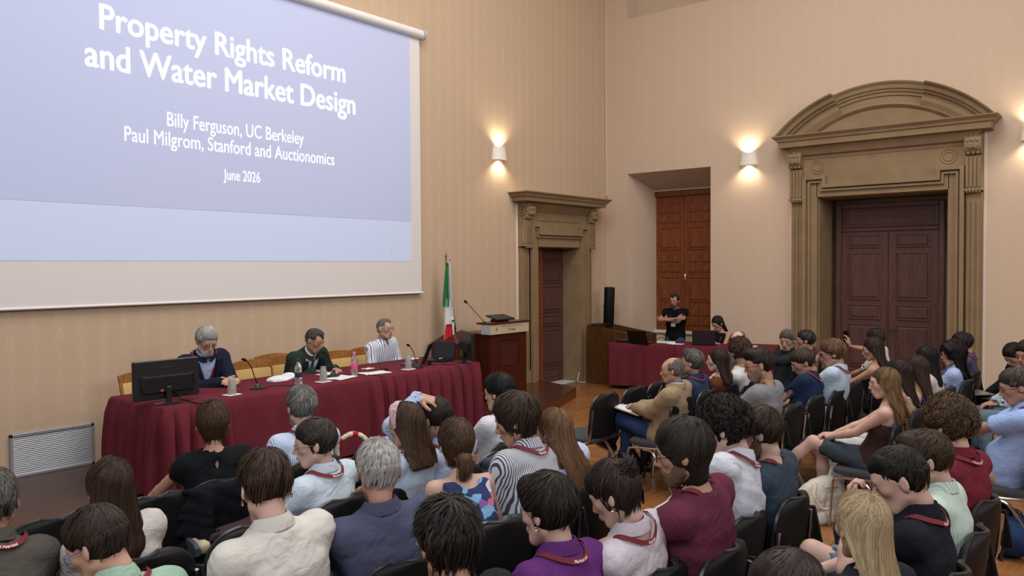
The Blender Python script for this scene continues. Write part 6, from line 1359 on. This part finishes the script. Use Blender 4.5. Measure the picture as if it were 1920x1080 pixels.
t = thing('laptop', 'thin silver laptop on the lap at the right edge', 'laptop', tuple(at('R19', (-.02, .42, .70))), math.radians(40)); MB().rbox(-.16, .16, -.11, .11, 0, .014, .004).build('base', mat('silver', 'a8a9ab', .3, .7), t); MB().rbox(-.16, .16, -.004, .004, 0, .22, .003, Matrix.Translation((0, .11, .012)) @ Matrix.Rotation(-.35, 4, 'X')).build('lid', mat('silver', 'a8a9ab', .3, .7), t)
# white booklet on the knee of the man in the blazer
t = thing('booklet', 'white booklet with a small red mark on the blazer man\'s knee', 'booklet', tuple(at('R1', (-.01, .40, .735)))); t.rotation_euler = (math.radians(14), 0, math.radians(12))
MB().rbox(-.12, .12, -.17, .17, 0, .012, .002).build('pages', mat('paper_cream', 'd3c9a8', .8), t); MB().rbox(-.122, .122, -.172, .172, .012, .014, .0006).build('cover', BADGE, t); MB().rbox(-.11, -.04, -.155, -.14, .0139, .0147, .0002).build('red_mark', mat('red_print', 'b52f2f', .7), t)
# document / tablet between the two seats of the front rows
t = thing('open_laptop', 'laptop screen showing a white document with a blue bar', 'laptop', (3.72, 4.02, .62), math.radians(-10)); M = Matrix.Rotation(math.radians(-18), 4, 'X')
MB().rbox(-.16, .16, -.004, .004, 0, .23, .002, M).build('lid', mat('silver', 'a8a9ab', .3, .7), t); MB().rbox(-.155, .155, -.006, -.004, .006, .225, .0005, M).build('display', mat('doc_white', 'd2dbe6', .5, emit=.35), t)
MB().rbox(-.05, .12, -.0075, -.006, .155, .18, .0002, M).build('blue_bar', mat('doc_blue', '2f5fc0', .5, emit=.4), t); MB().rbox(-.16, .16, -.22, .0, -.014, .0, .003).build('base', mat('silver', 'a8a9ab', .3, .7), t)
# tablet reader on the denim lap
t = thing('e_reader', 'pale e-reader in a dark blue case lying on denim shorts', 'e-reader', tuple(at('R23', (-.07, .26, .665)))); t.rotation_euler = (math.radians(18), 0, math.radians(25))
MB().rbox(-.075, .075, -.10, .10, 0, .012, .003).build('case', mat('case_blue', '25375c', .6), t); MB().rbox(-.062, .062, -.085, .085, .0115, .014, .001).build('screen', mat('eink', '9c988c', .6), t)
# bags
def blob(name, m, parts, lo, hi, h, noise=.006, fr=22, seed=0, cuts=()):
    f = Field(lo, hi, h)
    for c, r, k in parts: f.ell(c, r, k)
    f.noise(noise, fr, seed, ridge=True)
    for p, n in cuts: f.half(p, n, .006)
    V, F = f.extract(); return mkmesh(name, V, F, m, True)
t = thing('backpack', 'navy blue backpack lying on the floor at the lower right corner', 'backpack', (4.78, .42, 0), math.radians(20)); BP = fabric('233456')
P = onz(1885, 1000, .12); t.location = (P[0], P[1], 0)
link('bag_body', blob('bag', BP, [((0, 0, .14), (.26, .15, .13), 0), ((.10, .0, .16), (.17, .13, .13), .05), ((-.12, .0, .12), (.14, .13, .11), .05)], (-.35, -.22, -.02), (.35, .22, .34), .010, .008, 18, 3, [((0, 0, 0), (0, 0, -1))]), t)
MB().tube(smooth_pts([(-.16, -.10, .22), (-.22, -.15, .17), (-.24, -.16, .10), (-.20, -.16, .05)], 5), .012, 6).build('strap', BLKM, t, True); MB().tube(smooth_pts([(-.06, -.13, .20), (-.10, -.165, .13), (-.14, -.16, .05)], 5), .012, 6).build('strap', BLKM, t, True)
for p in ((-.19, -.16, .17), (-.10, -.178, .12)): MB().rbox(p[0]-.02, p[0]+.02, p[1]-.008, p[1]+.008, p[2]-.015, p[2]+.015, .004).build('buckle', BLKP, t)
MB().tube(smooth_pts([(-.08, -.02, .275), (-.02, -.02, .31), (.05, -.01, .305), (.10, 0, .285)], 5), .011, 6).build('carry_handle', BLKM, t, True); MB().tube(smooth_pts([(-.02, -.10, .25), (.08, -.11, .26), (.18, -.09, .25)], 5), .004, 5).build('zip', BLKP, t); MB().rbox(.03, .11, -.138, -.130, .225, .232, .001).build('zip_pull', GREYM, t)
t = thing('tote_bag', 'off-white canvas bag slumped on the floor in front of the grey denim shorts', 'bag', (6.15, 2.2, 0)); P = onz(1535, 945, .14); t.location = (P[0], P[1], 0); t.rotation_euler = (0, 0, math.radians(-35)); t.scale = (1.25, 1.25, 1.1)
link('bag_body', blob('tote', fabric('c2beb4'), [((0, 0, .12), (.19, .07, .17), 0), ((-.06, 0, .06), (.18, .08, .08), .05), ((.05, 0, .22), (.12, .05, .10), .05)], (-.3, -.15, -.02), (.3, .15, .40), .009, .009, 16, 8, [((0, 0, 0), (0, 0, -1))]), t)
MB().tube(smooth_pts([(-.06, -.05, .30), (-.10, -.09, .22), (-.06, -.10, .14), (.0, -.09, .12)], 5), .008, 6).build('cord', fabric('c9c2ae'), t, True); MB().tube(smooth_pts([(.07, -.0, .30), (.10, .0, .38), (.13, .0, .30)], 5), .010, 6).build('handle', fabric('c2beb4'), t, True)
for tt, x, z, w_ in (('sant. ana', -.02, .26, .10), ('co.', -.13, .06, .04)): text_fit('lettering', tt, x, x+w_, .018, Matrix(((1, 0, 0, 0), (0, 0, -1, -.085), (0, 1, 0, z), (0, 0, 0, 1))), DK, t)
t = thing('backpack', 'black backpack on the floor under the blazer man\'s chair', 'backpack', (0, 0, 0), math.radians(30)); P = onz(1180, 876, .12); t.location = (P[0], P[1], 0)
link('bag_body', blob('bag2', fabric('1c1d21'), [((0, 0, .12), (.19, .12, .13), 0), ((.08, .02, .20), (.10, .09, .10), .05)], (-.3, -.2, -.02), (.3, .2, .36), .012, .008, 18, 4, [((0, 0, 0), (0, 0, -1))]), t); MB().tube(smooth_pts([(-.05, -.10, .22), (-.12, -.14, .15), (-.12, -.13, .05)], 5), .012, 6).build('strap', BLKM, t, True)
t = thing('handbag', 'tan leather handbag with a red and cream scarf wound round its handle', 'handbag', (0, 0, 0), math.radians(-35)); P = onz(662, 885, .60); t.location = (P[0], P[1], .45)
TAN = mat('tan_leather', '8b6140', .45, bump=.3, bscale=150); mb = MB(); mb.rbox(-.14, .14, -.055, .055, 0, .24, .02); mb.build('bag_body', TAN, t); MB().rbox(-.13, .13, -.06, -.05, .12, .235, .005).build('flap', TAN, t); MB().rbox(-.02, .02, -.066, -.058, .11, .14, .003).build('clasp', mat('brass', '8a7448', .35, .8), t)
MB().tube(smooth_pts([(-.10, .03, .23), (-.09, .03, .36), (0, .03, .42), (.09, .03, .36), (.10, .03, .23)], 6), .008, 8).build('handle', TAN, t, True)
pp = smooth_pts([(-.10, -.03, .23), (-.10, -.03, .36), (0, -.03, .42), (.09, -.03, .37), (.10, -.03, .23)], 6)
for k in range(0, len(pp)-2, 2): MB().tube(pp[k:k+3], [.014, .016, .014], 8).build('scarf_wrap', fabric('b3262b' if (k//2) % 3 == 0 else 'd8cfb4'), t, True)
# garments over chair backs
def draped_jacket(key_xy, rz, col, label, w_=.25, drop=.42, back=.0):
    x, y = key_xy; f = Field((-.34, -.42, .30), (.34, .05, .92), .012); 
    f.sweep([(0, -.215, .42), (0, -.22, .60), (0, -.235, .78), (0, -.24, .835)], [w_+.03, w_+.02, w_, w_*.85], [.035, .036, .034, .03], (1, 0, 0), (0, 1, 0), .02, 3); f.cap((-.15, -.275, .80), (-.20, -.29, .42), .035, .05, .03); f.cap((.15, -.275, .80), (.19, -.29, .46), .035, .05, .03)
    f.noise(.010, 20, 6, ridge=True); V, F = f.extract(); o = link('draped_jacket', mkmesh('draped_jacket', V, F, fabric(col), True)); o.location = (x, y, 0); o.rotation_euler = (0, 0, rz); tag(o, label, 'jacket')
draped_jacket((2.40, 4.15), math.radians(-9), '15171c', 'black jacket hung over the chair of the woman in the keyhole top')
draped_jacket((3.80, 3.40), 0, '3d4450', 'dark grey jacket hung over the chair right of the ponytail', .22)
# bottles on the floor
for i, (px, py, lab) in enumerate(((1207, 845, 'small water bottle standing under the blazer man\'s chair'), (1412, 838, 'water bottle lying in the shadow under the row, left one'), (1500, 826, 'water bottle in the shadow under the row, right one'))):
    P = onz(px, py, .1); t = thing('floor_bottle', lab, 'bottle', (P[0], P[1], 0)); MB().lathe([(0, 0), (.03, 0), (.033, .006), (.033, .14), (.014, .19), (.0125, .205), (0, .205)], n=18).build('bottle_body', mat('pet_dfe6ea', 'dfe6ea', .06, trans=.85, ior=1.3), t, True); MB().lathe([(0, .2), (.0145, .2), (.0145, .215), (0, .217)], n=14).build('cap', mat('cap_blue', '3f6fb0', .4), t)
P = onz(1530, 913, .02); t = thing('red_folder', 'red folder lying on the floor by the white socks', 'folder', (P[0], P[1], 0), .3); MB().rbox(-.16, .16, -.11, .11, 0, .012, .002).build('cover', mat('folder_red', '8d1522', .5), t); MB().rbox(-.155, .155, -.105, .106, .004, .009, .0005).build('pages', BADGE, t)
